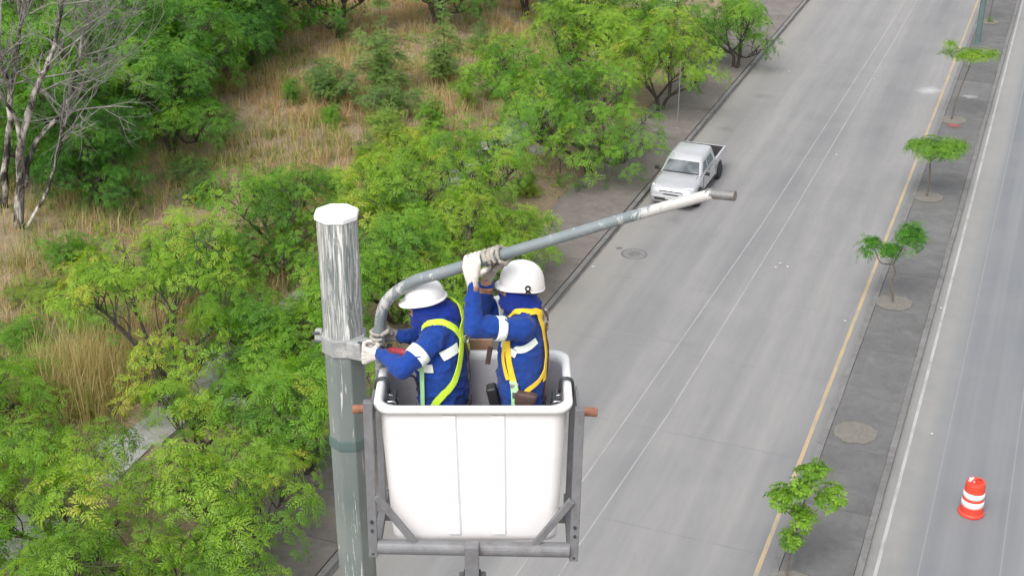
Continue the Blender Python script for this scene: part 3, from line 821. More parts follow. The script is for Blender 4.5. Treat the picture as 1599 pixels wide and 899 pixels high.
# dense dark trees behind the clearing
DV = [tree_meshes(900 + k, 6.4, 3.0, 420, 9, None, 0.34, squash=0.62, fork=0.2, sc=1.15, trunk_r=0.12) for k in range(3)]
DARKT = [
 (-33.5, 45.2, .95, DEEP, 'dark green tree bordering the clearing, its lobes hanging into the dry grass'),
 (-36.4, 50.4, 1.0, DEEP, 'tall lush tree at the back left corner of the dry clearing'),
 (-32.8, 39.4, .78, DARK, 'dark tree just right of the bare bleached tree'),
 (-35.6, 40.6, .95, DEEP, 'dark green tree directly behind the bare bleached tree'),
 (-38.2, 43.6, 1.1, MIDG, 'yellowish green tree behind the bare tree at the left edge'),
 (-38.0, 48.5, 1.15, DEEP, 'dark tree behind the tangle of bare twigs at the top left'),
 (-37.6, 57.6, 1.0, DARK, 'shady tree at the top edge left of the clearing end'),
 (-35.6, 63.5, 1.0, DARK, 'shady tree closing the far end of the dry clearing'),
 (-37.5, 55.0, 1.1, DARK, 'deep green tree at the top edge above the tall lush one'),
 (-31.5, 67.5, 1.1, DARK, 'dark tree at the top edge right of the clearing end'),
 (-28.0, 72.0, 1.1, DEEP, 'dark tree beyond the tall straw at the top edge'),
 (-23.5, 70.5, 1.0, DEEP, 'deep green tree at the top edge left of the verge row'),
 (-41.5, 52.0, 1.15, DARK, 'dark tree at the top left corner'),
 (-40.0, 40.0, 1.0, DEEP, 'green tree at the left edge beside the bleached trunks'),
 (-39.5, 63.0, 1.2, DARK, 'darkest tree behind the far end of the clearing'),
 (-46.0, 55.0, 1.3, DEEP, 'dark tree at the extreme top left, behind the bare tree crown'),
 (-44.5, 46.5, 1.2, DEEP, 'green tree at the left edge behind the upper bare twigs'),
 (-43.0, 59.0, 1.3, DARK, 'tall dark tree at the top edge behind the bare tree twigs'),
]
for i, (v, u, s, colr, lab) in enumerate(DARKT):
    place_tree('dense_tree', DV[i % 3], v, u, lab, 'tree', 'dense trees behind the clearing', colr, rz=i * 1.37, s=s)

# shrubs in the clearing
def shrub_mesh(seed, h, r, n, temps, tint, stems=7, conical=0.0):
    rng = np.random.default_rng(seed); wood = MB(); A = []; B = []; P = []; N = []; S = []; T = []
    tops = []
    for s in range(stems):
        a = 2 * PI * s / stems + rng.uniform(-.3, .3); q = rng.uniform(0.25, 0.75)
        top = np.array([math.cos(a) * r * q, math.sin(a) * r * q, h * (1 - (0.45 + 0.3 * conical) * q) * rng.uniform(0.8, 1.0)])
        if s == 0: top = np.array([0, 0, h])
        pth = smooth_path([np.array([0, 0, -0.1]), top * np.array([.35, .35, .5]), top], 4)
        wood.tube(pth, [0.03, 0.02, 0.008], 5); tops.append([np.array(p) for p in pth])
    for k in range(n):
        pth = tops[rng.integers(stems)]; p0 = pth[rng.integers(len(pth) // 3, len(pth))]
        rr = r * 0.55 * (1.15 - 0.75 * p0[2] / h)
        d = rng.normal(0, 1, 3); d /= np.linalg.norm(d); p = p0 + d * rr * rng.uniform(0.3, 1.0) * np.array([1, 1, 0.5])
        p[2] = max(p[2], 0.12)
        A.append(p0); B.append(p); P.append(p); N.append(d * 0.5 + np.array([0, 0, 1.0])); S.append(rng.uniform(.6, 1.05)); T.append(tint + rng.normal(0, 0.12))
    V, Q = twigs(np.array(A), np.array(B), 0.008, 0.004, 0.05, rng); wood.add(V, Q.tolist())
    wm = bpy.data.meshes.new('stems'); wm.from_pydata([tuple(p) for p in wood.v], [], wood.f); wm.update()
    V, Q, TT = scatter_rosettes(np.array(P), np.array(N), np.array(S), np.clip(np.array(T), 0, 1), temps, rng)
    return wm, np_mesh('foliage', V, Q, tint=TT)
GREYG = (0.98, 0.86, 2.0); OLIVE = (1.25, 0.98, 1.4)
SHR = [
 (-29.0, 55.8, 4.8, 2.2, 300, ROS_FINE, .52, GREYG, 1.0, 'tall grey green feathery shrub rising above the dry clearing'),
 (-27.0, 58.4, 3.8, 1.6, 170, ROS_FINE, .50, GREYG, 1.0, 'slender grey green shrub right of the tallest shrub'),
 (-30.4, 53.2, 2.2, 2.4, 230, ROS_FINE, .44, GREYG, 0.0, 'rounded grey green bush left at the foot of the tall shrub'),
 (-27.2, 52.8, 1.7, 2.2, 180, ROS_FINE, .46, GREYG, 0.0, 'low grey green bush at the right foot of the tall shrub'),
 (-24.2, 51.0, 1.9, 1.4, 80, ROS, .48, MIDG, 0.0, 'bright green bush in the dry grass above the verge trees'),
 (-24.5, 55.5, 1.8, 1.2, 60, ROS, .48, LIME, 0.0, 'small lime bush right of the slender grey shrub'),
 (-22.9, 47.6, 2.2, 1.3, 80, ROS, .50, LIME, 0.3, 'lime green bush behind the wide light tree'),
 (-24.8, 46.3, 1.6, 1.3, 70, ROS_FINE, .48, OLIVE, 0.0, 'olive bush in the middle of the grass beyond the verge'),
 (-31.2, 42.9, 0.7, 1.7, 80, ROS_FINE, .36, GREYG, 0.0, 'low creeping blue green bush in the grass clearing'),
 (-29.6, 41.6, 0.6, 1.6, 70, ROS_FINE, .36, GREYG, 0.0, 'low creeping blue green bush beside the lower grass edge'),
 (-27.6, 36.0, 0.8, 1.5, 70, ROS_FINE, .38, GREYG, 0.0, 'low blue green ground bush behind the yellow green tree'),
 (-28.8, 50.5, 1.0, .8, 40, ROS, .45, MIDG, 0.0, 'little green bush alone in the dry clearing'),
 (-32.0, 52.5, 1.2, .8, 40, ROS, .42, MIDG, 0.0, 'little green bush under the tall lush tree'),
 (-22.6, 64.5, 2.0, 1.3, 60, ROS, .45, MIDG, 0.0, 'green bush beside the dry grass at the top edge'),
 (-27.3, 63.6, 1.8, 1.1, 45, ROS_FINE, .42, GREYG, 0.3, 'thin grey shrub near the top of the clearing'),
 (-25.4, 26.6, 1.3, 1.3, 70, ROS, .50, LIME, 0.0, 'lime bush at the left edge in front of the golden grass'),
 (-18.5, 30.3, 1.1, 1.1, 60, ROS, .40, MIDG, 0.0, 'low green bush beside the drain behind the pole'),
 (-25.2, 60.6, 2.4, 1.7, 110, ROS_FINE, .50, OLIVE, 0.0, 'olive shrub at the top between the slender shrub and the verge trees'),
 (-23.8, 57.6, 2.0, 1.6, 100, ROS, .46, MIDG, 0.0, 'green shrub against the verge trees right of the grey shrubs'),
 (-25.6, 49.6, 1.5, 1.6, 100, ROS_FINE, .48, OLIVE, 0.0, 'olive shrub in front of the grey green bushes'),
 (-30.2, 34.2, 1.3, 1.7, 100, ROS, .46, MIDG, 0.0, 'green bush at the left edge right under the bleached trunks'),
 (-28.0, 33.6, 1.1, 1.4, 80, ROS, .52, LIME, 0.0, 'lime bush right of the one under the bleached trunks'),
 (-26.6, 30.6, 1.3, 1.5, 90, ROS, .50, LIME, 0.0, 'lime bush between the golden grass and the open yellow green tree'),
 (-22.6, 32.6, 1.5, 1.5, 90, ROS, .44, MIDG, 0.0, 'green bush behind the open yellow green tree near the drain'),
 (-26.2, 24.8, 1.4, 1.5, 90, ROS, .48, MIDG, 0.0, 'green bush at the left edge just above the lower left tree'),
 (-27.4, 28.6, 1.2, 1.4, 80, ROS, .46, MIDG, 0.0, 'green bush at the left edge beside the tall golden grass'),
 (-29.0, 31.6, 1.0, 1.6, 80, ROS_FINE, .50, OLIVE, 0.0, 'olive weedy bush at the left edge below the bare tree'),
 (-20.1, 29.6, 1.5, 1.3, 80, ROS, .50, LIME, 0.0, 'lime bush at the right foot of the yellow green tree'),
 (-19.9, 33.4, 1.4, 1.3, 80, ROS, .42, MIDG, 0.0, 'green bush between the drain and the tree behind the pole'),
 (-25.6, 33.6, 1.2, 1.4, 70, ROS, .44, MIDG, 0.0, 'green bush in the grass behind the yellow green tree'),
 (-25.4, 40.8, 1.2, 1.5, 70, ROS, .50, LIME, 0.0, 'lime bush at the near rim of the dry clearing'),
 (-25.8, 44.0, 1.0, 1.2, 50, ROS_FINE, .46, OLIVE, 0.0, 'small olive bush at the near rim of the dry clearing'),
 (-18.2, 47.0, 0.8, 0.9, 40, ROS_FINE, .5, OLIVE, 0.0, 'low weedy bush on the bare earth left of the pickup'),
]
for i, (v, u, h, r, n, temps, ti, colr, con_, lab) in enumerate(SHR):
    place_tree('shrub', shrub_mesh(300 + i, h, r, n, temps, ti, conical=con_), v, u, lab, 'shrub', None, colr, bark='sapling_bark', parts=('stems', 'foliage'))

# grass: straw clearing and green tufts
def grass_mesh(name, spots, seed, blades=8):
    """spots: (v,u,length,tint,flatness)"""
    rng = np.random.default_rng(seed)
    sp = np.array(spots); n = len(sp)
    z0 = np.array([verge_z(a, b) for a, b in sp[:, :2]])
    idx = np.repeat(np.arange(n), blades); m = len(idx)
    jr = np.abs(rng.normal(0, 0.13, m)); ja = rng.uniform(0, 2 * PI, m)
    bv = sp[idx, 0] + jr * np.cos(ja); bu = sp[idx, 1] + jr * np.sin(ja)
    th = ja + rng.normal(0, 0.9, m)
    L = sp[idx, 2] * rng.uniform(0.55, 1.2, m)
    lean = np.clip(sp[idx, 4] + rng.normal(0, 0.38, m), 0.05, 1.5)
    cv, sv = np.cos(th), np.sin(th)
    wd = rng.uniform(0.005, 0.02, m) * rng.uniform(0.7, 1.2, m)
    V = np.zeros((m, 6, 3)); pos = np.stack([bv, bu, z0[idx] - 0.03], 1)
    for k in range(3):
        ang = lean * (0.35 + 0.75 * k)
        V[:, 2 * k, :] = pos + np.stack([-sv, cv, np.zeros(m)], 1) * (wd * (1 - 0.42 * k))[:, None]
        V[:, 2 * k + 1, :] = pos - np.stack([-sv, cv, np.zeros(m)], 1) * (wd * (1 - 0.42 * k))[:, None]
        d = np.stack([cv * np.sin(ang), sv * np.sin(ang), np.cos(ang)], 1)
        pos = pos + d * (L / 2)[:, None]
    pos_ok = np.maximum(V[:, :, 2], z0[idx][:, None] - 0.03); V[:, :, 2] = pos_ok
    Q = np.array([(0, 1, 3, 2), (2, 3, 5, 4)])[None] + (np.arange(m) * 6)[:, None, None]
    T = np.clip(sp[idx, 3] + rng.normal(0, 0.14, m), 0, 1)
    me = np_mesh(name, V.reshape(-1, 3), Q.reshape(-1, 4), tint=np.repeat(T, 6))
    o = link_mesh(name, me, M['grass']); o.rotation_euler = (0, 0, -YAW); o.color = (1, 1, 1, 1)
    return o
rng = np.random.default_rng(77)
dry = []; green = []
for k in range(17000):
    v = rng.uniform(-46, -22.5); u = rng.uniform(22, 76)
    a = noise.noise((v * 0.16, u * 0.16, 1.3)); b = noise.noise((v * 0.07, u * 0.07, 9.1)); c_ = noise.noise((v * 0.6, u * 0.6, 4.4))
    if c_ < -0.16 and rng.random() < 0.72: continue
    greenish = a + 0.25 * (1 if (v > -29 and u < 44) else 0) + (0.35 if (v < -29 and u < 36) else 0) - 0.012 * (u - 45)
    if greenish > 0.10 and rng.random() < 0.7:
        green.append((v, u, rng.uniform(0.45, 0.9), rng.uniform(0.06, 0.32), rng.uniform(0.3, 0.8)))
    else:
        tall = 1.25 if b > 0.12 else 0.85
        dry.append((v, u, tall * rng.uniform(0.6, 1.15), np.clip(0.55 + 0.5 * b + 0.25 * a + rng.normal(0, 0.10) + 0.007 * (u - 48), 0.28, 1.0), rng.uniform(0.45, 1.25) + (0.3 if c_ > 0.05 else 0)))
for k in range(420):    # tall golden tussocks left of the yellow-green tree
    v = rng.normal(-24.6, 0.8); u = rng.normal(27.8, 1.1)
    if v < -22.7: dry.append((v, u, rng.uniform(1.1, 1.7), rng.uniform(0.3, 0.62), rng.uniform(0.3, 0.7)))
for k in range(1500):   # sparse weeds on the verge earth
    v = rng.uniform(-20.6, -17.0); u = rng.uniform(18, 74)
    if noise.noise((v * 0.5, u * 0.5, 2.2)) > 0.08: (green if rng.random() < 0.45 else dry).append((v, u, rng.uniform(0.12, 0.4), rng.uniform(0.15, 0.7), rng.uniform(0.5, 1.1)))
tag(grass_mesh('dry_grass', dry, 1), 'tall dry straw grass covering the clearing', 'grass', kind='stuff')
tag(grass_mesh('green_grass', green, 2), 'patches of green and yellowing grass in the clearing', 'grass', kind='stuff')

# bare bleached tree at the left edge
def dead_tree():
    root = empty('bare_tree', (-18.3, 46.4, 0.1))
    tag(root, 'leafless tree with bleached and blackened forked trunks at the left edge', 'tree')
    rr = random.Random(11)
    stems = [
     ([(-19.43, 48.3, -0.1), (-18.94, 48.2, 2.41), (-18.3, 48.0, 4.89), (-18.25, 47.6, 6.12), (-18.6, 47.4, 7.6)], (0.19, 0.07)),
     ([(-18.3, 48.0, 4.89), (-18.04, 48.1, 5.9), (-17.7, 48.4, 7.2), (-17.5, 48.6, 8.4)], (0.11, 0.04)),
     ([(-18.26, 46.3, -0.1), (-17.81, 46.3, 2.13), (-17.47, 46.2, 3.86), (-16.81, 46.3, 5.52), (-16.3, 46.5, 6.5), (-15.89, 46.8, 7.45), (-15.53, 47.0, 8.8)], (0.24, 0.05)),
     ([(-17.47, 46.2, 3.7), (-17.5, 45.9, 5.06), (-17.66, 45.6, 5.6), (-18.06, 45.4, 6.6)], (0.11, 0.04)),
     ([(-17.72, 46.3, 2.1), (-17.09, 46.6, 3.72), (-16.18, 47.0, 4.62), (-15.83, 47.2, 5.22), (-15.5, 47.4, 6.23), (-15.21, 47.6, 7.4)], (0.13, 0.045)),
     ([(-18.39, 46.0, -0.2), (-17.09, 46.4, 1.59), (-16.4, 46.8, 3.3), (-15.97, 47.0, 4.7)], (0.09, 0.05)),
    ]
    tw = MB()
    def branch(p, d, L, r, lev):
        n = 4; pts = [p]; q = p
        for i in range(n):
            d = (d + Vector((rr.gauss(0, .16), rr.gauss(0, .16), rr.gauss(0.03, .12)))).normalized()
            q = q + d * (L / n); pts.append(q)
        tw.tube(pts, [r, r * 0.45], 5, cap=False)
        if lev > 0:
            for k in range(rr.randint(3, 5)):
                i = rr.randint(1, n); nd = (d + Vector((rr.gauss(0, .75), rr.gauss(0, .6), rr.gauss(0.1, .45)))).normalized()
                branch(pts[i], nd, L * rr.uniform(0.5, 0.8), r * 0.5, lev - 1)
    for i, (pts, (r0, r1)) in enumerate(stems):
        sp = smooth_path(pts, 5)
        sp = [p + Vector((rr.gauss(0, .025), rr.gauss(0, .025), 0)) for p in sp]
        mb = MB(); mb.tube(sp, [r0 * .8, (r0 + r1) * .4, r1 * .8], 9)
        mb.build('stem', M['dead'], root, smooth=True, ws=True)
        m = len(sp)
        for k in range(9):
            j = rr.randint(int(m * 0.5), m - 1)
            d = (sp[min(j + 1, m - 1)] - sp[j - 1]).normalized()
            d = (d + Vector((rr.gauss(0.25, .7), rr.gauss(0, .5), rr.gauss(0.15, .35)))).normalized()
            branch(sp[j], d, rr.uniform(1.0, 2.2), r1 * 0.75, 2)
    for (p, d, L) in (((-15.3, 47.6, 6.6), (.9, .1, .35), 2.6), ((-15.6, 47.3, 5.6), (.95, 0, .2), 2.8), ((-15.9, 46.9, 7.3), (.8, .1, .6), 2.2), ((-16.3, 46.5, 6.5), (.7, -.2, .7), 2.0), ((-15.97, 47.0, 4.7), (.95, 0, .12), 2.6), ((-17.5, 48.6, 8.2), (.7, 0, .5), 2.4), ((-15.6, 47.0, 8.6), (.8, 0, .35), 2.2)):
        branch(Vector(p), Vector(d).normalized(), L, 0.035, 3)
    tw.build('twigs', simple('grey_dead_twigs', (0.19, 0.178, 0.165), 0.9, 0.4, 6), root, ws=True)
dead_tree()

# young trees planted in the median: trunks and leaf clumps placed one by one
def sapling(v, u, stems, clumps, temps, tint, colr, label, seed, dens=26, flat=0.8):
    root = empty('young_tree', W(v, u, 0.15)); tag(root, label, 'tree', 'young trees planted in the median')
    rng = np.random.default_rng(seed)
    wood = MB()
    for pts, r0, r1 in stems: wood.tube(smooth_path(pts, 5), [r0, r1], 7)
    A = []; B = []; P = []; N = []; S = []; T = []
    for (c, r, k) in clumps:
        c = np.array(c); r = np.array(r if isinstance(r, tuple) else (r, r, r * flat))
        for i in range(int(dens * k)):
            d = rng.normal(0, 1, 3); d[2] = d[2] if rng.random() < .4 else abs(d[2]); d /= np.linalg.norm(d)
            p = c + d * r * rng.uniform(0.25, 1.0)
            A.append(c - np.array([0, 0, r[2] * 0.5])); B.append(p); P.append(p); N.append(d * 0.7 + np.array([0, 0, 0.8])); S.append(rng.uniform(0.55, 0.95)); T.append(tint + rng.normal(0, .12))
    V, Q = twigs(np.array(A), np.array(B), 0.010, 0.004, 0.04, rng); wood.add(V, Q.tolist())
    wm = bpy.data.meshes.new('trunk'); wm.from_pydata([tuple(p) for p in wood.v], [], wood.f); wm.update(); wm.materials.append(M['sapling_bark'])
    link_mesh('trunk', wm, None, root)
    V, Q, TT = scatter_rosettes(np.array(P), np.array(N), np.array(S), np.clip(np.array(T), 0, 1), temps, rng)
    cm = np_mesh('crown', V, Q, tint=TT); cm.materials.append(M['leaf'])
    o = link_mesh('crown', cm, None, root); o.color = (*colr, 1)
sapling(-3.72, 26.62, [([(0, 0, -.1), (0, 0, .6), (.08, 0, 1.3), (.2, 0, 2.2), (.36, 0, 2.95)], .032, .012), ([(.15, 0, 1.7), (-.1, .05, 1.9), (-.32, .05, 2.1)], .016, .008), ([(.18, 0, 1.9), (.5, 0, 2.0), (.8, 0, 2.2)], .014, .006)],
        [((.36, 0, 2.98), (.40, .36, .34), .9), ((-.34, .03, 2.32), (.42, .36, .34), .9), ((.02, 0, 1.18), (.34, .3, .26), .6), ((.17, 0, 1.75), (.34, .3, .36), .9), ((.76, 0, 2.40), (.36, .3, .26), .5), ((.15, .05, 2.55), (.4, .35, .3), .6)], ROS_BIG, .46, (1.15, 1.1, 1.05), 'young broad leaved tree nearest in the median, at the bottom edge', 5, 24, 1.0)
sapling(-3.47, 42.64, [([(0, 0, -.1), (-.05, 0, .3), (-.17, 0, .6), (-.06, 0, 1.1), (-.14, 0, 1.4), (.05, 0, 1.9), (.2, 0, 2.3)], .04, .016), ([(-.12, 0, 1.38), (-.55, 0, 1.42), (-.75, .05, 1.75), (-.9, .05, 2.05)], .024, .010)],
        [((.24, 0, 2.35), (.46, .46, .5), 1.5), ((-.22, 0, 1.82), (.36, .36, .32), .8), ((-.95, .05, 2.08), (.32, .3, .24), .6), ((-1.08, .05, 1.7), (.12, .12, .2), .15), ((.62, 0, 2.3), (.16, .16, .25), .2)], ROS, .26, (.85, 1.1, 1.0), 'crooked young tree in the median with a separate side clump', 6, 30)
sapling(-3.56, 52.64, [([(0, 0, -.1), (.03, 0, .7), (-.03, 0, 1.45), (.1, 0, 1.9)], .04, .02), ([(.0, 0, 1.5), (.6, .1, 1.85), (1.2, .1, 2.05)], .018, .007), ([(.0, 0, 1.45), (-.5, -.1, 1.8), (-.95, -.1, 2.1)], .018, .007)],
        [((.15, 0, 2.05), (1.35, 1.25, .26), 3.6), ((-.6, .1, 2.15), (.55, .5, .22), .6), ((.9, .1, 2.1), (.55, .5, .22), .6)], ROS, .45, (1.1, 1.1, 1.1), 'flat umbrella crowned young tree, middle of the median row', 7, 26)
sapling(-3.63, 62.62, [([(0, 0, -.1), (.08, 0, .8), (.25, 0, 1.6), (.50, 0, 2.6), (.5, 0, 3.1)], .04, .018), ([(.5, 0, 2.7), (0.0, .1, 3.2), (-.75, .1, 3.75)], .02, .007), ([(.5, 0, 2.7), (.9, 0, 2.9), (1.4, 0, 3.0)], .018, .006), ([(.5, 0, 2.8), (.2, .4, 3.0), (-.4, .5, 3.05)], .015, .006)],
        [((.5, 0, 3.0), (1.15, 1.0, .2), 2.0), ((-.5, .1, 3.45), (.45, .3, .14), .35), ((1.25, 0, 3.05), (.5, .45, .2), .5), ((-.55, .3, 3.0), (.4, .4, .15), .3)], ROS, .50, (1.15, 1.05, 1.05), 'leaning thin young tree with a sparse flat crown, red paint at its foot', 8, 24)
sapling(-3.46, 80.98, [([(0, 0, -.1), (.05, 0, .9), (.1, 0, 1.7), (.1, 0, 2.3)], .04, .02)], [((.1, 0, 2.6), (1.0, 1.0, .4), 2.0), ((.0, 0, .12), (.2, .2, .08), .1)], ROS, .45, (.95, 1, 1), 'farthest young tree in the median, only its thin trunk in view', 9, 24)

# ================================================================== STREET THINGS
def octo(r, rot=PI / 8):
    return [(r * math.cos(rot + k * PI / 4), r * math.sin(rot + k * PI / 4)) for k in range(8)]

def lamp_pole(loc, label, top_z, detail=True):
    root = empty('lamp_pole', loc); tag(root, label, 'pole', 'octagonal steel poles in the median')
    z0 = loc[2]
    if not detail:
        mb = MB()
        n = 14
        for i in range(n):
            pass
        mb.prism(octo(.15), 0, top_z - z0); mb.build('shaft', M['pole_far'], root)
        MB().box((0, 0, .015), (.42, .42, .03)).build('base_plate', M['pole_far'], root); return root
    x, y = loc[0], loc[1]
    def oct_loft(prof):
        mb = MB(); V = []; F = []
        for r, z in prof:
            for (a, b) in octo(r): V.append((a + x, b + y, z))
        for i in range(len(prof) - 1):
            for k in range(8): F.append((i * 8 + k, i * 8 + (k + 1) % 8, i * 8 + 8 + (k + 1) % 8, i * 8 + 8 + k))
        F.append(tuple(range(7, -1, -1))); F.append(tuple((len(prof) - 1) * 8 + k for k in range(8)))
        return mb.add(V, F)
    oct_loft([(.165, z0), (.135, 8.0), (.126, 14.5), (.124, top_z - .035)]).build('shaft', M['pole'], root, bevel=.006, ws=True)
    oct_loft([(.130, top_z - .036), (.134, top_z - .03), (.134, top_z - .008), (.128, top_z)]).build('cap', M['helmet'], root, bevel=.003, ws=True)
    oct_loft([(.131, 15.885), (.133, 15.895), (.133, 15.945), (.131, 15.955)]).build('weld_collar', M['pole_far'], root, ws=True)
    MB().box((x, y, z0 + .015), (.46, .46, .03)).build('base_plate', M['pole'], root, ws=True)
    oct_loft([(.136, 16.545), (.140, 16.552), (.140, 16.655), (.136, 16.662)]).build('clamp_band', M['clamp'], root, bevel=.003, ws=True)
    # lugs left and right, joined by bolts; bracket to the arm
    MB().box((x - .150, y + .0, 16.635), (.045, .06, .075)).build('clamp_lug', M['clamp'], root, bevel=.008, ws=True)
    MB().bar((x + .06, y - .12, 16.615), (x + .15, y - .19, 16.635), .09, .11).build('clamp_lug', M['clamp'], root, bevel=.008, ws=True)
    MB().bar((x + .13, y - .165, 16.66), (x + .225, y - .225, 16.665), .05, .085).build('arm_bracket', M['clamp'], root, bevel=.006, ws=True)
    MB().box((x + .300, y - .285, 16.665), (.035, .075, .10)).build('arm_bracket', M['dark_steel'], root, bevel=.006, ws=True)
    for dz in (-.02, .035):
        mb = MB(); mb.tube([(x + .11, y - .19, 16.65 + dz), (x + .33, y - .32, 16.65 + dz)], .010, 8); mb.build('bolt', M['dark_steel'], root, ws=True)
        mb = MB(); mb.tube([(x - .185, y - .03, 16.63 + dz), (x - .14, y - .03, 16.63 + dz)], .009, 6); mb.build('bolt', M['dark_steel'], root, ws=True)
    return root
M['clamp'] = simple('flaking_white_clamp', (0.27, 0.28, 0.28), 0.6, 0.2, 14, 0.2, dirt=(0.52, 0.51, 0.49), dirt_amt=0.9)
M['pole_far'] = simple('green_grey_pole_paint', (0.09, 0.135, 0.128), 0.5, 0.12, 3)
lamp_pole((-1.014, 7.307, 0.15), 'tall octagonal steel pole with flaking white paint beside the bucket', 17.443)
lamp_pole(tuple(W(-3.66, 76.1, 0.15)), 'green grey pole foot at the far end of the median', 17.4, False)

# lamp arm being fitted
ARM_PTS = [(-0.782, 7.04, 16.10), (-0.777, 7.04, 16.35), (-0.772, 7.04, 16.62), (-0.771, 7.04, 16.78), (-0.741, 7.025, 16.956), (-0.671, 6.99, 17.069), (-0.536, 6.92, 17.186), (-0.352, 6.845, 17.280), (-0.190, 6.775, 17.367), (0.002, 6.695, 17.466), (0.238, 6.60, 17.585), (0.651, 6.42, 17.801), (0.982, 6.245, 17.980)]
def lamp_arm():
    root = empty('street_light_bracket', (-0.78, 7.04, 16.10)); tag(root, 'long curved steel lamp arm held above the workers, flaking white end', 'bracket')
    sp = smooth_path(ARM_PTS, 8)
    MB().tube(sp, [.032, .032, .0325, .034, .034, .033, .031, .029, .0275], 24).build('tube', M['arm'], root, smooth=True, ws=True)
    a = sp[-1]; d = Vector((0.089, -0.055, 0.012)).normalized()
    mb = MB(); mb.tube([a - d * .03, a + d * .12], .025, 20, cap=False); mb.tube([a + d * .12, a + d * .121, a + d * .06], [.025, .021, .021], 20)
    mb.build('spigot', M['arm_end'], root, smooth=False, ws=True)
    mb = MB(); mb.tube([a - d * .008, a + d * .004], [.0285, .027], 24); mb.build('end_ring', M['arm_end'], root, ws=True)
lamp_arm()

# ------------------------------------------------------------------ lift bucket
BX, BY0, BY1, BRIM, BFLOOR = -0.218, 6.572, 7.229, 16.57, 15.63
def rrect(cx, cy, hx, hy, r, z, n=6):
    P = []
    for (sx, sy, a0) in ((1, 1, 0), (-1, 1, PI / 2), (-1, -1, PI), (1, -1, 3 * PI / 2)):
        for k in range(n + 1):
            a = a0 + PI / 2 * k / n
            P.append((cx + sx * (hx - r) + r * math.cos(a), cy + sy * (hy - r) + r * math.sin(a), z))
    return P
def loft(rings, close0=True, close1=True):
    mb = MB(); n = len(rings[0]); V = []; F = []
    for r in rings: V += r
    for i in range(len(rings) - 1):
        for k in range(n): F.append((i * n + k, i * n + (k + 1) % n, (i + 1) * n + (k + 1) % n, (i + 1) * n + k))
    if close0: F.append(tuple(range(n - 1, -1, -1)))
    if close1: F.append(tuple((len(rings) - 1) * n + k for k in range(n)))
    return mb.add(V, F)
def bucket():
    root = empty('lift_bucket', (BX, 6.9, 15.5)); tag(root, 'white two person lift bucket in a grey steel cradle', 'lift bucket')
    cy = (BY0 + BY1) / 2; hy = (BY1 - BY0) / 2
    def ring(q, off=0.0, dz=0.0):       # q 0 bottom .. 1 rim
        return rrect(BX, cy, .482 + .051 * q + off, (hy - .03) + .02 * q + off, .060 + .035 * q, BFLOOR + (BRIM - BFLOOR) * q + dz)
    rings = [ring(0, -.05, 0.0), ring(.0, -.018, .006), ring(.022, -.003), ring(.06), ring(.35), ring(.6), ring(.85), ring(.965)]
    loft(rings, True, False).build('shell', M['white_shell'], root, smooth=True, ws=True)
    rim = [ring(.955, .002), ring(.955, .022), ring(.985, .028), ring(1.0, .024), ring(1.006, .006), ring(1.0, -.014), ring(.97, -.020), ring(.955, -.020)]
    loft(rim, False, False).build('rim', M['white_rim'], root, smooth=True, ws=True)
    inner = [ring(.965, -.019), ring(.6, -.02), ring(.2, -.02), ring(.05, -.03), ring(.03, -.09)]
    loft(inner, False, True).build('liner', M['liner'], root, smooth=True, ws=True)
    # moulded ribs on the front and the back
    for (xt, xb, w) in ((-.350, -.335, .085), (-.075, -.072, .085)):
        for yy, s in ((BY0, -1), (BY1, 1)):
            mb = MB()
            y0 = cy + s * (hy - .01 - .002); y1 = cy + s * (hy - .03 + .002)
            t0 = Vector((xt, y0, 16.515)); b0 = Vector((xb, y1, 15.70))
            V = []
            for p in (t0, b0):
                for (dx, dy) in ((-w / 2, 0), (-w / 2 + .012, .011), (w / 2 - .012, .011), (w / 2, 0)):
                    V.append((p.x + dx, p.y + s * dy, p.z))
            mb.add(V, [(0, 1, 5, 4), (1, 2, 6, 5), (2, 3, 7, 6), (0, 3, 2, 1), (4, 5, 6, 7)])
            mb.build('rib', M['white_shell'], root, ws=True)
    # steel cradle
    def prt(name, mb, mat='frame', bev=.004): return mb.build(name, M[mat], root, bevel=bev, ws=True)
    prt('upright', MB().bar((-.800, 6.56, 16.62), (-.805, 6.50, 15.615), .052, .045, (0, 1, 0)))
    prt('upright', MB().bar((.378, 6.56, 16.575), (.358, 6.50, 15.585), .052, .045, (0, 1, 0)))
    prt('upright', MB().bar((-.785, 6.98, 16.50), (-.790, 6.98, 15.62), .040, .045, (0, 1, 0)))
    prt('upright', MB().bar((.362, 6.98, 16.46), (.345, 6.98, 15.59), .040, .045, (0, 1, 0)))
    mb = MB(); mb.tube([(-.778, 6.498, 15.680), (.333, 6.498, 15.655)], .044, 18); mb.build('cross_tube', M['frame'], root, smooth=False, ws=True)
    prt('brace', MB().bar((-.775, 6.500, 16.03), (-.560, 6.500, 15.705), .040, .030, (0, 1, 0)))
    prt('brace', MB().bar((.342, 6.500, 16.00), (.130, 6.500, 15.69), .040, .030, (0, 1, 0)))
    prt('side_rail', MB().bar((-.79, 6.53, 15.64), (-.79, 7.15, 15.60), .045, .045))
    prt('side_rail', MB().bar((.345, 6.53, 15.615), (.345, 7.15, 15.58), .045, .045))
    prt('floor_beam', MB().bar((-.80, 6.98, 15.575), (.36, 6.98, 15.555), .07, .07))
    for (a, b) in (((-.815, 6.70, 16.487), (-.905, 6.70, 16.483)), ((.40, 6.70, 16.468), (.485, 6.70, 16.462))):
        mb = MB(); mb.tube([a, b], .026, 16); mb.build('pivot_pin', M['rust'], root, bevel=.004, ws=True)
    for (xx, sgn) in ((-.79, 1), (.372, -1)):
        prt('pivot_plate', MB().box((xx, 6.70, 16.48), (.016, .26, .12)))
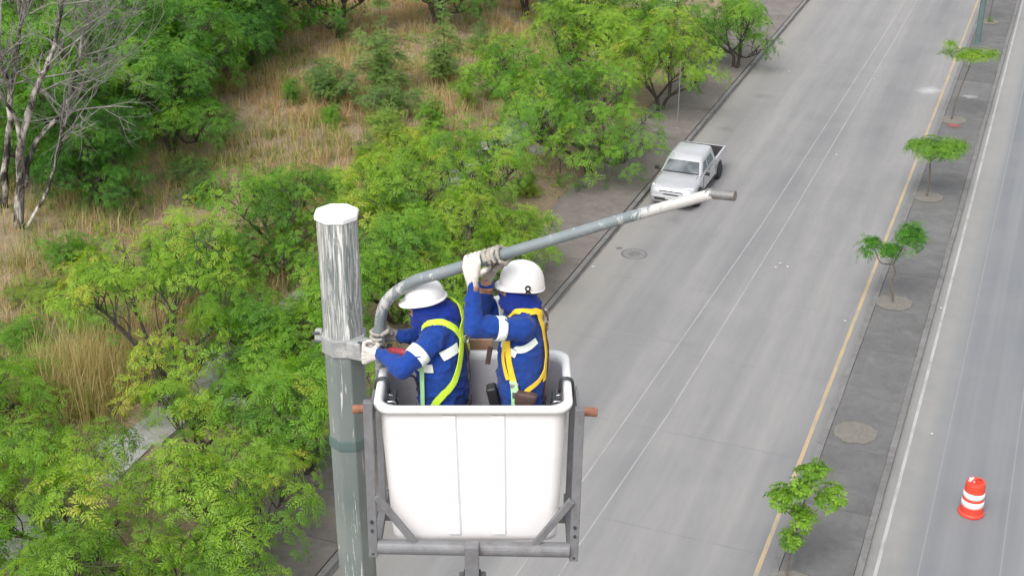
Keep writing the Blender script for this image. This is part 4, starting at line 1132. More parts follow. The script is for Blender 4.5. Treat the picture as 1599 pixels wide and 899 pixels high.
    for (xx, zz) in ((-.805, 15.86), (-.805, 15.80), (-.805, 15.64), (.362, 15.82), (.362, 15.76), (.360, 15.61)):
        mb = MB(); mb.tube([(xx, 6.497, zz), (xx, 6.478, zz)], .009, 6); mb.build('bolt', M['dark_steel'], root, ws=True)
    prt('mount_post', MB().box((-.232, 6.452, 15.625), (.082, .075, .21)))
    prt('mount_foot', MB().box((-.232, 6.452, 15.512), (.10, .09, .022)), 'dark_steel')
    # hanging tool hooks on the inside of both short sides
    for (xx, s) in ((-.695, 1), (.262, -1)):
        for k in range(4):
            yy = 6.66 + k * .06
            mb = MB(); mb.tube(smooth_path([(xx - s * .018, yy, 16.53 - .012 * k), (xx + s * .03, yy, 16.535 - .02 * k), (xx + s * .035, yy, 16.46 - .02 * k), (xx + s * .012, yy, 16.45 - .02 * k)], 4), .006, 6)
            mb.build('hook', M['chrome'] if k % 2 else M['dark_steel'], root, ws=True, smooth=True)
        mb = MB(); mb.box((xx + s * .022, 6.76, 16.44), (.022, .22, .16)); mb.build('tool_rack', M['dark_steel'], root, bevel=.008, ws=True)
    for (yy, xx) in ((6.86, -.765), (6.86, .33)):
        s = -1 if xx < 0 else 1
        mb = MB(); mb.tube(smooth_path([(xx - s * .055, yy, 16.50), (xx - s * .045, yy, 16.585), (xx, yy, 16.590), (xx + s * .018, yy, 16.56), (xx + s * .02, yy, 16.45)], 4), .010, 8); mb.build('rim_hook', M['dark_steel'], root, ws=True, smooth=True)
    # lifting boom that carries the bucket, dropping away below
    bm_ = MB(); bm_.bar((-.232, 6.44, 15.51), (-.15, 1.6, 1.2), .16, .20, (0, 1, 0)); bm_.build('boom', M['frame'], root, bevel=.01, ws=True)
    bs = MB(); bs.lathe([(.45, 0.0), (.45, .12), (.30, .16), (.30, 1.3), (.1, 1.35)], 20, (-.15, 1.6, 0.0)); bs.build('boom_turret', M['frame'], root, ws=True)
bucket()

# ------------------------------------------------------------------ people
def remeshed(mb, voxel, iters=4):
    me = mb.mesh('tmp'); o = bpy.data.objects.new('tmp', me); COL.objects.link(o)
    m = o.modifiers.new('r', 'REMESH'); m.mode = 'VOXEL'; m.voxel_size = voxel; m.use_smooth_shade = True
    s = o.modifiers.new('s', 'SMOOTH'); s.iterations = iters; s.factor = 0.5
    dg = bpy.context.evaluated_depsgraph_get(); dg.update()
    out = bpy.data.meshes.new_from_object(o.evaluated_get(dg)); bpy.data.objects.remove(o); bpy.data.meshes.remove(me)
    return out

def basis(F, tilt=0.0):
    """columns: forward, left, up; pitched down by tilt"""
    F = Vector(F).normalized(); Up = Vector((0, 0, 1)); L = Up.cross(F).normalized(); Up = F.cross(L)
    q = Matrix.Rotation(tilt, 3, L)
    F, Up = q @ F, q @ Up
    return Matrix((F, L, Up)).transposed()

def torso(mb, pts, F, hb, hd):
    """elliptic loft: pts spine, hb half breadth, hd half depth"""
    V = []; Fc = []; n = 22; m = len(pts)
    F = Vector(F).normalized(); Rg = Vector((F.y, -F.x, 0)).normalized()
    for p, b, d in zip(pts, hb, hd):
        for k in range(n):
            w = 2 * PI * k / n
            c, s = math.cos(w), math.sin(w)
            c = math.copysign(abs(c) ** 0.85, c); s = math.copysign(abs(s) ** 0.85, s)
            V.append(Vector(p) + Rg * c * b + F * s * d)
    for i in range(m - 1):
        for k in range(n): Fc.append((i * n + k, i * n + (k + 1) % n, (i + 1) * n + (k + 1) % n, (i + 1) * n + k))
    Fc.append(tuple(range(n - 1, -1, -1))); Fc.append(tuple((m - 1) * n + k for k in range(n)))
    mb.add(V, Fc)

def wrap_hand(name, parent, mat, C, axis, r, wrist, flip=1, curl=215, spread=0.0):
    C = Vector(C); a = Vector(axis).normalized(); w = Vector(wrist)
    d = (w - C); d = (d - a * d.dot(a)).normalized(); e1 = d; e2 = a.cross(d) * flip
    def at(phi, rad, off): return C + a * off + (e1 * math.cos(R(phi)) + e2 * math.sin(R(phi))) * rad
    mb = MB()
    offs = (-.043, -.0145, .0145, .043); lens = (0.86, 0.98, 1.0, 0.90)
    knuckle = [at(62, r + .026, o * 1.05) for o in offs]
    for k in knuckle:
        mb.chain([w + (k - C) * 0.12, (w + k) / 2 + (k - w) * .06 + e2 * .004, k], [.024, .022, .0165], 10)
    for o, l in zip(offs, lens):
        pts = [at(62 + (curl - 20) * l * q, r + .013 - .001 * q * 3, o * (1 + spread) + .003 * math.sin(q * 5 + o * 90)) for q in (0, .22, .45, .7, .86, 1.0)]
        pts[0] = at(62, r + .024, o * 1.05)
        mb.chain(pts, [.0142, .0132, .0128, .0120, .0112, .0100], 10)
    # thumb leaves the side of the palm and closes from the other way
    tb = w * 0.55 + C * 0.45 + a * .030
    pts = [tb, at(10, r + .030, .050), at(-45, r + .018, .052), at(-95, r + .014, .046)]
    mb.chain(pts, [.019, .0165, .0140, .0115], 10)
    me = remeshed(mb, 0.0045, 2)
    g = link_mesh(name, me, mat, parent, None, True)
    return g

def helmet(parent, C, Bm, style):
    """C centre of the rim plane, Bm basis (forward, left, up)"""
    C = Vector(C)
    def Pt(f, l, u): return C + Bm @ Vector((f, l, u))
    n = 40; V = []; F = []
    prof = [(1.0, 0.0), (1.01, .010), (.99, .030), (.955, .055), (.88, .081), (.76, .102), (.60, .118), (.40, .129), (.2, .135), (.03, .137)]
    hl, hw = (.114, .100) if style == 'cap' else (.124, .104)
    for (k, z) in prof:
        for i in range(n):
            w = 2 * PI * i / n
            ridge = 0.004 * math.exp(-(math.sin(w) * k * hw / .014) ** 2) if (style == 'cap' and z > .05) else 0
            back = 1.04 if math.cos(w) < 0 else 1.0
            dip = -0.018 * max(0, -math.cos(w)) * (1 - z / .137) if style != 'cap' else 0
            V.append(Pt(hl * k * math.cos(w) * back, hw * k * math.sin(w), z + ridge + dip))
    m = len(prof)
    if style == 'cap': V = [p - (Bm @ Vector((0, 0, 1))) * .18 * ((p - C).dot(Bm @ Vector((0, 0, 1)))) for p in V]
    for i in range(m - 1):
        for k in range(n): F.append((i * n + k, i * n + (k + 1) % n, (i + 1) * n + (k + 1) % n, (i + 1) * n + k))
    F.append(tuple((m - 1) * n + k for k in range(n)))
    h = MB().add(V, F).build('helmet', M['helmet'], parent, smooth=True, ws=True)
    sm = h.modifiers.new('s', 'SOLIDIFY'); sm.thickness = .004; sm.offset = -1
    # brim
    V = []; F = []
    for (k0, dz) in ((0.985, .006), (None, -.002), (None, -.007), (0.97, -.004)):
        for i in range(n):
            w = 2 * PI * i / n
            front = max(0, math.cos(w)) ** 2
            ext = (.012 + .030 * front) if style == 'cap' else (.005 + .022 * front)
            f0, l0 = hl * math.cos(w), hw * math.sin(w)
            L_ = math.hypot(f0, l0)
            if k0 is None: q = (L_ + ext) / L_
            else: q = k0
            dip = -0.018 * max(0, -math.cos(w)) if style != 'cap' else 0
            droop = -.010 * front if k0 is None else 0
            V.append(Pt(f0 * q * (1.04 if math.cos(w) < 0 else 1), l0 * q, dz + droop + dip))
    for i in range(3):
        for k in range(n): F.append((i * n + k, i * n + (k + 1) % n, (i + 1) * n + (k + 1) % n, (i + 1) * n + k))
    MB().add(V, F).build('brim', M['helmet'], h, smooth=True)
    band = MB(); pts = []
    for i in range(25):
        w = 2 * PI * i / 24; pts.append(Pt(hl * .93 * math.cos(w), hw * .93 * math.sin(w), -.010 - (0.014 * max(0, -math.cos(w)) if style != 'cap' else 0)))
    band.tube(pts, .009, 6, cap=False); band.build('sweatband', M['black'], h, smooth=True)
    if style != 'cap':
        for s in (-1, 1):
            mb = MB(); c = Pt(-.028, s * (hw + .001), .020)
            lat = Bm @ Vector((0, s, 0)); f = Bm @ Vector((1, 0, 0)); u = Bm @ Vector((0, 0, 1))
            mb.tube([c - lat * .004, c + lat * .004], [.017, .016], 16)
            mb.bar(c + u * -.012, c + u * -.034 + f * .012, .012, .008, lat)
            mb.bar(c + u * -.012, c + u * -.034 - f * .016, .012, .008, lat)
            mb.build('visor_clip', M['black'], h)
            mb = MB(); mb.tube([c + lat * .0035, c + lat * .0055], [.007, .007], 12); mb.build('clip_button', M['helmet'], h)
    return h

def person(feet_c, label, spine, F, hb, hd, arms, legs, head, head_F, head_tilt, wrinkle_seed, skin_cuffs):
    root = empty('person', feet_c); tag(root, label, 'person')
    mb = MB()
    torso(mb, spine, F, hb, hd)
    for (sh, el, wr) in arms:
        sh, el, wr = Vector(sh), Vector(el), Vector(wr)
        mb.capsule(sh, el, .066, .052); mb.capsule(el, el.lerp(wr, .45), .053, .049); mb.capsule(el.lerp(wr, .45), wr, .048, .037)
    nb = Vector(spine[-2])
    for (sh, el, wr) in arms: mb.capsule(nb.lerp(Vector(sh), 0.25), sh, .085, .068)
    for (hp, kn, an, toe) in legs:
        mb.capsule(hp, kn, .092, .065); mb.capsule(kn, an, .064, .045)
        an = Vector(an); toe = Vector(toe)
        mb.capsule(an + Vector((0, 0, -.02)), toe + Vector((0, 0, .005)), .045, .038)
        mb.capsule(an + Vector((0, 0, -.03)), an + (an - toe) * .25 + Vector((0, 0, -.035)), .045, .040)
    Bh = basis(head_F, head_tilt); hc = Vector(head)
    mb.ell(hc, (.104, .086, .120), Bh)
    mb.ell(hc + Bh @ Vector((.035, 0, -.058)), (.072, .064, .070), Bh)             # jaw under the cloth
    mb.ell(hc + Bh @ Vector((.094, 0, -.022)), (.020, .014, .030), Bh)             # nose under the cloth
    neck = Vector(spine[-1])
    mb.capsule(hc + Bh @ Vector((-.025, 0, -.05)), neck, .082, .104)
    mb.capsule(hc + Bh @ Vector((.0, 0, -.09)), neck + (hc - neck) * .1, .076, .106)
    me = remeshed(mb, 0.0105, 3)
    # cloth folds
    n = len(me.vertices); co = np.zeros(n * 3, np.float32); me.vertices.foreach_get('co', co); co = co.reshape(-1, 3)
    no = np.zeros(n * 3, np.float32); me.vertices.foreach_get('normal', no); no = no.reshape(-1, 3)
    bvh = BVHTree.FromPolygons([tuple(p) for p in (co + no * .006)], [tuple(p.vertices) for p in me.polygons])   # smooth surface under the straps
    for i in range(n):
        p = Vector(co[i])
        amp = .35 if (p - hc).length < .12 else 1.0
        wx = noise.noise((p.x * 6 + wrinkle_seed, p.y * 6, p.z * 6)); wz = noise.noise((p.x * 6, p.y * 6 + 5.0, p.z * 6 + wrinkle_seed))
        r1 = 1 - abs(noise.noise((p.x * 5 + wx * .9 + wrinkle_seed, p.y * 5 + wx * .5, p.z * 9 + wz * 1.1 + p.x * 5)))
        r2 = 1 - abs(noise.noise((p.x * 11 + wz, p.y * 11 - wx, p.z * 15 - p.x * 8 + wrinkle_seed)))
        f1 = max(0.0, (r1 - .80) / .20) ** 1.4; f2 = max(0.0, (r2 - .82) / .18) ** 1.4
        lo = noise.noise((p.x * 7, p.y * 7 + wrinkle_seed, p.z * 7))
        co[i] += no[i] * amp * (f1 * .012 + f2 * .006 + lo * .005 - .001)
    me.vertices.foreach_set('co', co.ravel()); me.update()
    for m_ in ('shirt', 'jeans', 'skin', 'hood', 'boots'): me.materials.append(M[m_])
    waist = spine[1][2] - .02; floor = feet_c[2]
    mi = np.zeros(len(me.polygons), np.int32)
    for k, p in enumerate(me.polygons):
        c = p.center
        if c.z < floor + .13: mi[k] = 4
        elif c.z < waist - .06: mi[k] = 1
        elif (c - hc).length < .15 or (c.z > neck.z + .01 and (c - neck).length < .13): mi[k] = 3
        for (a, b, rad) in skin_cuffs:
            a = Vector(a); b = Vector(b); t_ = (c - a).dot((b - a).normalized())
            if t_ > 0 and (c - b).length < rad: mi[k] = 2
    # eyes region left open by the hood: a strip of skin with brows
    for k, p in enumerate(me.polygons):
        q = Bh.transposed() @ (p.center - hc)
        if q.x > .06 and abs(q.y) < .055 and -.008 < q.z < .03: mi[k] = 2
    me.polygons.foreach_set('material_index', mi)
    me.polygons.foreach_set('use_smooth', np.ones(len(me.polygons), bool))
    body = link_mesh('body', me, None, root, None, True)
    for s in (-1, 1):
        c = hc + Bh @ Vector((.091, s * .032, .010))
        MB().ell(c, (.010, .014, .009), Bh, 12, 8).build('eye', M['black'], root, smooth=True, ws=True)
    return root, bvh, Bh

def ribbon(name, root, bvh, pts, width, mat, off=.005, thick=.004, sub=8):
    sp = smooth_path(pts, sub); n = len(sp); P = []; Nn = []
    for p in sp:
        q, nr, _, _ = bvh.find_nearest(p); P.append(q); Nn.append(nr)
    for _ in range(2): Nn = [(Nn[max(i - 1, 0)] + Nn[i] + Nn[min(i + 1, n - 1)]).normalized() for i in range(n)]
    V = []; F = []; K = 5
    for i in range(n):
        t_ = (P[min(i + 1, n - 1)] - P[max(i - 1, 0)]).normalized(); s = Nn[i].cross(t_).normalized()
        row = []
        for k in range(K):
            c = P[i] + s * width * (k / (K - 1) - .5)
            q, nr, _, _ = bvh.find_nearest(c)
            lift = (q - c).dot(Nn[i]); lift = max(min(lift, .02), -.012)
            row.append(c + Nn[i] * (lift + off))
        V += row; V += [r + Nn[i] * thick for r in row]
    m = 2 * K
    for i in range(n - 1):
        b, c = i * m, (i + 1) * m
        for k in range(K - 1):
            F.append((b + k, b + k + 1, c + k + 1, c + k)); F.append((b + K + k, c + K + k, c + K + k + 1, b + K + k + 1))
        F.append((b, c, c + K, b + K)); F.append((b + K - 1, b + m - 1, c + m - 1, c + K - 1))
    F.append(tuple(list(range(K)) + list(range(m - 1, K - 1, -1)))); e = (n - 1) * m; F.append(tuple(e + x for x in (list(range(K, m)) + list(range(K - 1, -1, -1)))))
    return MB().add(V, F).build(name, mat, root, smooth=False, ws=True)

def arm_band(name, root, bvh, a, b, q, width, mat, off=.004, thick=.003):
    a = Vector(a); b = Vector(b); t_ = (b - a).normalized(); s = t_.orthogonal().normalized(); w = t_.cross(s); n = 28
    V = []; F = []
    for (dx, ex) in ((-.5, 0), (-.25, 0), (0, 0), (.25, 0), (.5, 0), (.5, 1), (-.5, 1)):
        c = a.lerp(b, q) + t_ * dx * width
        for k in range(n):
            an = 2 * PI * k / n; d = s * math.cos(an) + w * math.sin(an)
            hit = bvh.ray_cast(c, d, .12)
            r = hit[3] if hit[0] is not None else .065
            V.append(c + d * (min(r, .085) + off + thick * (1 - ex)))
    m = 7
    for i in range(m):
        for k in range(n): F.append((i * n + k, i * n + (k + 1) % n, ((i + 1) % m) * n + (k + 1) % n, ((i + 1) % m) * n + k))
    return MB().add(V, F).build(name, mat, root, smooth=True, ws=True)

FLOOR_Z = 15.665
# left worker, leaning to the clamp
LF = (-.93, .37, 0)
L_sp = [(-.395, 6.95, 16.30), (-.402, 6.955, 16.44), (-.408, 6.965, 16.58), (-.412, 6.99, 16.73), (-.402, 7.015, 16.84), (-.388, 7.028, 16.895)]
L_arms = [((-.455, 6.850, 16.835), (-.610, 6.712, 16.735), (-.757, 6.884, 16.738)), ((-.365, 7.185, 16.830), (-.525, 7.205, 16.69), (-.655, 7.115, 16.730))]
L_legs = [((-.425, 6.875, 16.34), (-.445, 6.84, 16.02), (-.40, 6.83, 15.74), (-.52, 6.86, 15.705)), ((-.365, 7.03, 16.34), (-.39, 7.04, 16.02), (-.34, 7.03, 15.74), (-.46, 7.07, 15.705))]
rootL, bvL, BhL = person((-.40, 6.93, FLOOR_Z), 'worker in a blue hooded shirt with lime harness, bending to the pole clamp', L_sp, LF,
    (.165, .160, .165, .178, .150, .095), (.125, .135, .138, .135, .110, .085), L_arms, L_legs, (-.487, 7.005, 16.968), (-.98, .05, 0), R(10), 3.7, [])
helmet(rootL, Vector((-.487, 7.005, 16.968)) + BhL @ Vector((-.002, 0, .070)), BhL, 'cap')
wrap_hand('glove', rootL, M['glove'], (-.822, 6.985, 16.700), (.1, -.1, 1), .028, L_arms[0][2], -1)
wrap_hand('glove', rootL, M['glove_grey'], (-.772, 7.04, 16.755), (0, 0, 1), .034, L_arms[1][2], 1)
arm_band('reflective_band', rootL, bvL, L_arms[0][0], L_arms[0][1], .50, .060, M['reflect'])
arm_band('reflective_band', rootL, bvL, L_arms[1][0], L_arms[1][1], .55, .060, M['reflect'])
ribbon('reflective_band', rootL, bvL, [(-.395, 6.80, 16.765), (-.350, 6.82, 16.775), (-.285, 6.88, 16.785)], .056, M['reflect'])
ribbon('reflective_band', rootL, bvL, [(-.575, 6.855, 16.675), (-.556, 6.825, 16.677), (-.504, 6.815, 16.680), (-.446, 6.815, 16.688)], .050, M['reflect'])
ribbon('harness_strap', rootL, bvL, [(-.50, 6.915, 16.875), (-.46, 6.915, 16.909), (-.395, 6.915, 16.925), (-.331, 6.925, 16.885), (-.275, 6.935, 16.808)], .036, M['lime'], .008)
ribbon('harness_strap', rootL, bvL, [(-.40, 7.085, 16.945), (-.361, 7.035, 16.935), (-.312, 6.995, 16.893), (-.275, 6.935, 16.808)], .040, M['lime'], .009)
ribbon('harness_strap', rootL, bvL, [(-.275, 6.935, 16.810), (-.289, 6.885, 16.723), (-.345, 6.845, 16.603), (-.408, 6.825, 16.510), (-.469, 6.825, 16.375)], .042, M['lime'], .010)
ribbon('harness_strap', rootL, bvL, [(-.53, 6.825, 16.775), (-.519, 6.815, 16.668), (-.509, 6.825, 16.536), (-.502, 6.835, 16.375)], .030, M['mint'], .011)
ribbon('harness_strap', rootL, bvL, [(-.275, 6.935, 16.810), (-.27, 7.005, 16.725), (-.28, 7.095, 16.605), (-.33, 7.155, 16.475)], .040, M['lime'], .010)
ribbon('waist_belt', rootL, bvL, [(-.27, 7.005, 16.375), (-.33, 6.875, 16.375), (-.45, 6.825, 16.375), (-.55, 6.915, 16.375)], .045, M['leather'], .012)
mb = MB(); mb.tube([Vector((-.262, 6.930, 16.813)) + Vector((.014 * math.cos(w_), .022 * math.cos(w_) * .3, .024 * math.sin(w_))) for w_ in [k * PI / 6 for k in range(13)]], .005, 6); mb.build('dorsal_ring', M['chrome'], rootL, ws=True)
ribbon('lanyard', rootL, bvL, [(-.262, 6.945, 16.795), (-.255, 6.955, 16.695), (-.262, 6.955, 16.525)], .022, M['leather'], .014)

# right worker, arms raised to the lamp arm
RF = (-1, -.06, 0)
R_sp = [(.050, 6.88, 16.30), (.052, 6.88, 16.44), (.050, 6.885, 16.60), (.055, 6.895, 16.78), (.062, 6.905, 16.93), (.066, 6.910, 17.005)]
R_arms = [((.055, 6.715, 16.985), (-.212, 6.622, 17.048), (-.212, 6.705, 17.255)), ((.020, 7.075, 16.960), (-.172, 6.995, 16.955), (-.142, 6.865, 17.200))]
R_legs = [((.035, 6.805, 16.34), (.01, 6.79, 16.02), (.05, 6.79, 15.74), (-.08, 6.78, 15.705)), ((.045, 6.96, 16.34), (.03, 6.98, 16.02), (.07, 6.98, 15.74), (-.06, 6.99, 15.705))]
rootR, bvR, BhR = person((.05, 6.88, FLOOR_Z), 'worker in a blue hooded shirt with yellow harness, both arms raised to the lamp arm', R_sp, RF,
    (.165, .158, .163, .175, .150, .095), (.120, .128, .132, .130, .105, .085), R_arms, R_legs, (.040, 6.892, 17.135), (-1, -.05, 0), R(-2), 8.1, [])
helmet(rootR, Vector((.040, 6.892, 17.135)) + BhR @ Vector((-.012, 0, .046)), BhR, 'climb')
ax = (Vector(ARM_PTS[9]) - Vector(ARM_PTS[8])).normalized()
gl = wrap_hand('glove', rootR, M['glove'], (-.192, 6.776, 17.366), ax, .035, R_arms[0][2], -1)
gr_ = wrap_hand('glove', rootR, M['glove_grey'], (-.095, 6.735, 17.416), ax, .035, R_arms[1][2], 1)
for (el, wr) in ((R_arms[0][1], R_arms[0][2]), (R_arms[1][1], R_arms[1][2])):
    a = Vector(wr); d = (Vector(wr) - Vector(el)).normalized()
    MB().tube([a - d * .028, a + d * .030], [.0345, .031], 16).build('wrist', M['skin'], rootR, smooth=True, ws=True)
arm_band('reflective_band', rootR, bvR, R_arms[0][0], R_arms[0][1], .47, .052, M['reflect'])
arm_band('reflective_band', rootR, bvR, R_arms[1][0], R_arms[1][1], .50, .052, M['reflect'])
ribbon('reflective_band', rootR, bvR, [(.015, 6.70, 16.855), (.08, 6.70, 16.865), (.145, 6.75, 16.895)], .040, M['reflect'])
ribbon('reflective_band', rootR, bvR, [(-.09, 6.80, 16.858), (-.06, 6.75, 16.850), (-.02, 6.73, 16.838), (.023, 6.72, 16.822)], .040, M['reflect'])
ribbon('harness_strap', rootR, bvR, [(-.086, 6.77, 16.93), (-.080, 6.76, 16.88), (-.056, 6.75, 16.775), (-.013, 6.74, 16.659)], .026, M['yellow_web'], .009)
ribbon('harness_strap', rootR, bvR, [(-.050, 6.75, 16.92), (-.040, 6.74, 16.87), (-.016, 6.73, 16.786), (.013, 6.73, 16.662), (.031, 6.74, 16.56)], .036, M['yellow_web'], .011)
ribbon('harness_strap', rootR, bvR, [(-.03, 6.82, 16.99), (.009, 6.80, 17.02), (.095, 6.84, 17.04), (.145, 6.86, 17.02)], .034, M['yellow_web'], .010)
ribbon('harness_strap', rootR, bvR, [(.135, 6.85, 17.035), (.165, 6.83, 16.93), (.182, 6.82, 16.804), (.172, 6.80, 16.691), (.16, 6.80, 16.62)], .040, M['yellow_web'], .011)
ribbon('harness_strap', rootR, bvR, [(.169, 6.80, 16.700), (.14, 6.76, 16.651), (.082, 6.72, 16.597), (.045, 6.72, 16.543)], .028, M['yellow_web'], .012)
ribbon('waist_belt', rootR, bvR, [(.175, 6.90, 16.44), (.15, 6.78, 16.44), (.05, 6.72, 16.44), (-.06, 6.78, 16.44), (-.09, 6.88, 16.44)], .045, M['leather'], .010)
ribbon('thigh_strap', rootR, bvR, [(.013, 6.73, 16.66), (.02, 6.73, 16.58), (.02, 6.72, 16.48)], .042, M['mint'], .016)
mb = MB(); mb.box((.012, 6.708, 16.635), (.050, .016, .030)); mb.build('buckle', M['chrome'], rootR, bevel=.004, ws=True)
mb = MB(); mb.box((.024, 6.706, 16.575), (.046, .018, .045)); mb.build('buckle', M['chrome'], rootR, bevel=.004, ws=True)
mb = MB(); mb.box((.078, 6.690, 16.555), (.120, .055, .085), Matrix.Rotation(R(12), 3, 'Y')); mb.build('tool_pouch', M['leather'], rootR, bevel=.016, ws=True, seg=3)
mb = MB(); mb.box((-.105, 6.80, 16.50), (.06, .08, .16), Matrix.Rotation(R(-12), 3, 'Y')); mb.build('tool_pouch', M['black'], rootR, bevel=.014, ws=True, seg=3)
mb = MB(); mb.tube(smooth_path([(.168, 6.85, 17.05), (.200, 6.85, 16.99), (.190, 6.84, 16.90), (.205, 6.84, 16.80), (.200, 6.83, 16.66), (.185, 6.82, 16.54), (.18, 6.82, 16.42)], 6), .006, 7); mb.build('lanyard', M['leather'], rootR, smooth=True, ws=True)
mb = MB(); mb.tube([Vector((.196, 6.845, 16.94)) + Vector((.010 * math.cos(w_), 0, .03 * math.sin(w_))) for w_ in [k * PI / 6 for k in range(13)]], .004, 6); mb.build('carabiner', M['chrome'], rootR, ws=True)
mb = MB(); mb.tube([Vector((.190, 6.855, 17.01)) + Vector((.010 * math.cos(w_), 0, .03 * math.sin(w_))) for w_ in [k * PI / 6 for k in range(13)]], .004, 6); mb.build('carabiner', M['chrome'], rootR, ws=True)
mb = MB(); mb.bar((-.122, 6.86, 16.80), (-.140, 6.85, 16.69), .030, .010, (0, 1, 0)); mb.build('hanging_strap', M['leather'], rootR, bevel=.004, ws=True)

# power wrench in the left worker's hands, board and hose in the bucket
tool = empty('impact_wrench', (-.65, 6.97, 16.60)); tag(tool, 'red and black impact wrench held at the pole clamp', 'power tool')
mb = MB(); mb.tube([(-.715, 7.00, 16.700), (-.690, 6.985, 16.703), (-.630, 6.955, 16.708), (-.595, 6.94, 16.712)], [.018, .023, .024, .018], 16); mb.build('motor_housing', M['red_tool'], tool, bevel=.004, ws=True)
mb = MB(); mb.tube([(-.755, 7.02, 16.697), (-.715, 7.00, 16.700)], [.018, .024], 14); mb.build('anvil', M['dark_steel'], tool, ws=True)
mb = MB(); mb.tube([(-.64, 6.96, 16.69), (-.645, 6.965, 16.60)], [.020, .018], 12); mb.build('handle', M['black'], tool, ws=True)
mb = MB(); mb.tube(smooth_path([(-.645, 6.965, 16.60), (-.64, 6.94, 16.575), (-.60, 6.93, 16.57), (-.56, 6.88, 16.585), (-.53, 6.84, 16.50)], 5), .007, 8); mb.build('cable', M['black'], tool, ws=True, smooth=True)
mb = MB(); mb.box((-.215, 7.275, 16.35), (.19, .022, .55)); tag(mb.build('wooden_board', M['wood'], None, bevel=.003), 'brown wooden board standing behind the rear rim of the bucket', 'board')

# ------------------------------------------------------------------ pickup
def pickup():
    root = empty('pickup_truck', W(-12.62, 47.75, 0.0), -YAW); tag(root, 'silver double cab pickup parked by the left kerb, facing the camera side', 'pickup')
    def B(mb, name, mat, parent=root, bev=0.0, smooth=False, seg=2): return mb.build(name, M[mat], parent, bevel=bev, smooth=smooth, seg=seg)
    st = [(0.00, .66, .40, .66, .70), (.05, .78, .31, .78, .82), (.16, .845, .28, .88, .93), (.40, .870, .28, .935, 1.0), (.80, .880, .30, .985, 1.055), (1.30, .885, .30, 1.02, 1.095), (1.50, .885, .30, 1.03, 1.06), (3.56, .885, .30, 1.05, 1.06)]
    rings = []
    for (y, xw, zb, zs, zt) in st:
        h = [(0, zb), (xw - .10, zb), (xw - .01, zb + .10), (xw + .012, (zb + zs) / 2), (xw, zs - .10), (xw - .045, zs), (xw - .20, zt - .012), (xw * .4, zt), (0, zt + .004)]
        ring = [(x, y, z) for x, z in h] + [(-x, y, z) for x, z in h[-2:0:-1]]
        rings.append(ring)
    body = loft(rings).build('body', M['paint'], root, smooth=True, bevel=0)
    # cab
    def cr(z, yf, yr, hw, r=.10): return rrect(0, (yf + yr) / 2, hw, (yr - yf) / 2, r, z, 4)
    cab = [cr(1.03, 1.32, 3.60, .83), cr(1.10, 1.40, 3.60, .815), cr(1.48, 1.86, 3.50, .705), cr(1.59, 2.00, 3.45, .665), cr(1.64, 2.10, 3.38, .61), cr(1.66, 2.22, 3.28, .51)]
    B(loft(cab), 'cab', 'paint', smooth=True)
    def lerp(a, b, q): return tuple(a[i] + (b[i] - a[i]) * q for i in range(3))
    def pane(name, quad, nrm, mat, off=.008):
        n = Vector(nrm).normalized() * off; o2 = n * 0.3
        V = [Vector(p) + n for p in quad] + [Vector(p) + o2 * -1 for p in quad]
        mb = MB().add(V, [(0, 1, 2, 3), (7, 6, 5, 4), (0, 4, 5, 1), (1, 5, 6, 2), (2, 6, 7, 3), (3, 7, 4, 0)])
        return B(mb, name, mat)
    # windscreen lies on the plane between the cab rings at z 1.10 and 1.46
    pane('windscreen', [(-.73, 1.412, 1.112), (.73, 1.412, 1.112), (.605, 1.862, 1.462), (-.605, 1.862, 1.462)], (0, -.62, .78), 'windscreen', .014)
    MB().bar((-.73, 1.385, 1.105), (.73, 1.385, 1.105), .05, .02).build('wiper_cowl', M['black'], root)
    for s in (-1, 1):
        def sidep(y, q): return (s * (.818 + (.700 - .818) * q), y, 1.10 + .36 * q)
        pane('side_window', [sidep(1.66, .06), sidep(2.36, .06), sidep(2.36, .90), sidep(2.02, .90)], (s, 0, .32), 'glass', .010)
        pane('side_window', [sidep(2.46, .06), sidep(3.30, .06), sidep(3.16, .90), sidep(2.46, .90)], (s, 0, .32), 'glass', .010)
        # doors with handles
        for (y0, y1) in ((1.56, 2.40), (2.43, 3.40)):
            V = [(s * .900, y0, .46), (s * .900, y1, .46), (s * .888, y1, 1.01), (s * .888, y0, 1.01)]
            d = pane('door', V, (s, 0, .02), 'paint', .006)
            hd_ = MB().box((s * .912, y1 - .12, .93), (.025, .16, .03)).build('handle', M['paint'], d)
        MB().bar((s * .885, 1.60, 1.06), (s * 1.02, 1.57, 1.10), .05, .04).build('mirror_arm', M['black'], root)
        MB().box((s * 1.03, 1.56, 1.13), (.17, .09, .15)).build('mirror', M['black'], root, bevel=.025)
        MB().box((s * .895, 2.6, .36), (.06, 1.9, .05)).build('side_step', M['black'], root, bevel=.01)
        for yy in (1.545, 2.415, 3.415): MB().box((s * .897, yy, .735), (.012, .014, .55)).build('door_gap', M['black'], root)
        MB().bar((s * .70, .24, .945), (s * .72, 1.34, 1.088), .014, .008).build('hood_gap', M['dark_steel'], root)
        # headlights
        V = [(s * .42, .10, .82), (s * .80, .20, .84), (s * .80, .31, .955), (s * .48, .17, .935)]
        pane('headlight', V, (s * .3, -.8, .5), 'lamp_glass', .014)
        MB().ell((s * .60, .015, .47), (.06, .03, .05)).build('fog_lamp', M['black'], root, smooth=True)
        MB().box((s * .868, 5.10, .88), (.05, .06, .26)).build('tail_lamp', M['tail'], root, bevel=.01)
    pane('rear_window', [(-.58, 3.585, 1.14), (.58, 3.585, 1.14), (.52, 3.51, 1.44), (-.52, 3.51, 1.44)], (0, 1, .15), 'glass', .02)
    MB().box((0, .055, .77), (.92, .06, .085)).build('grille', M['black'], root, bevel=.015)
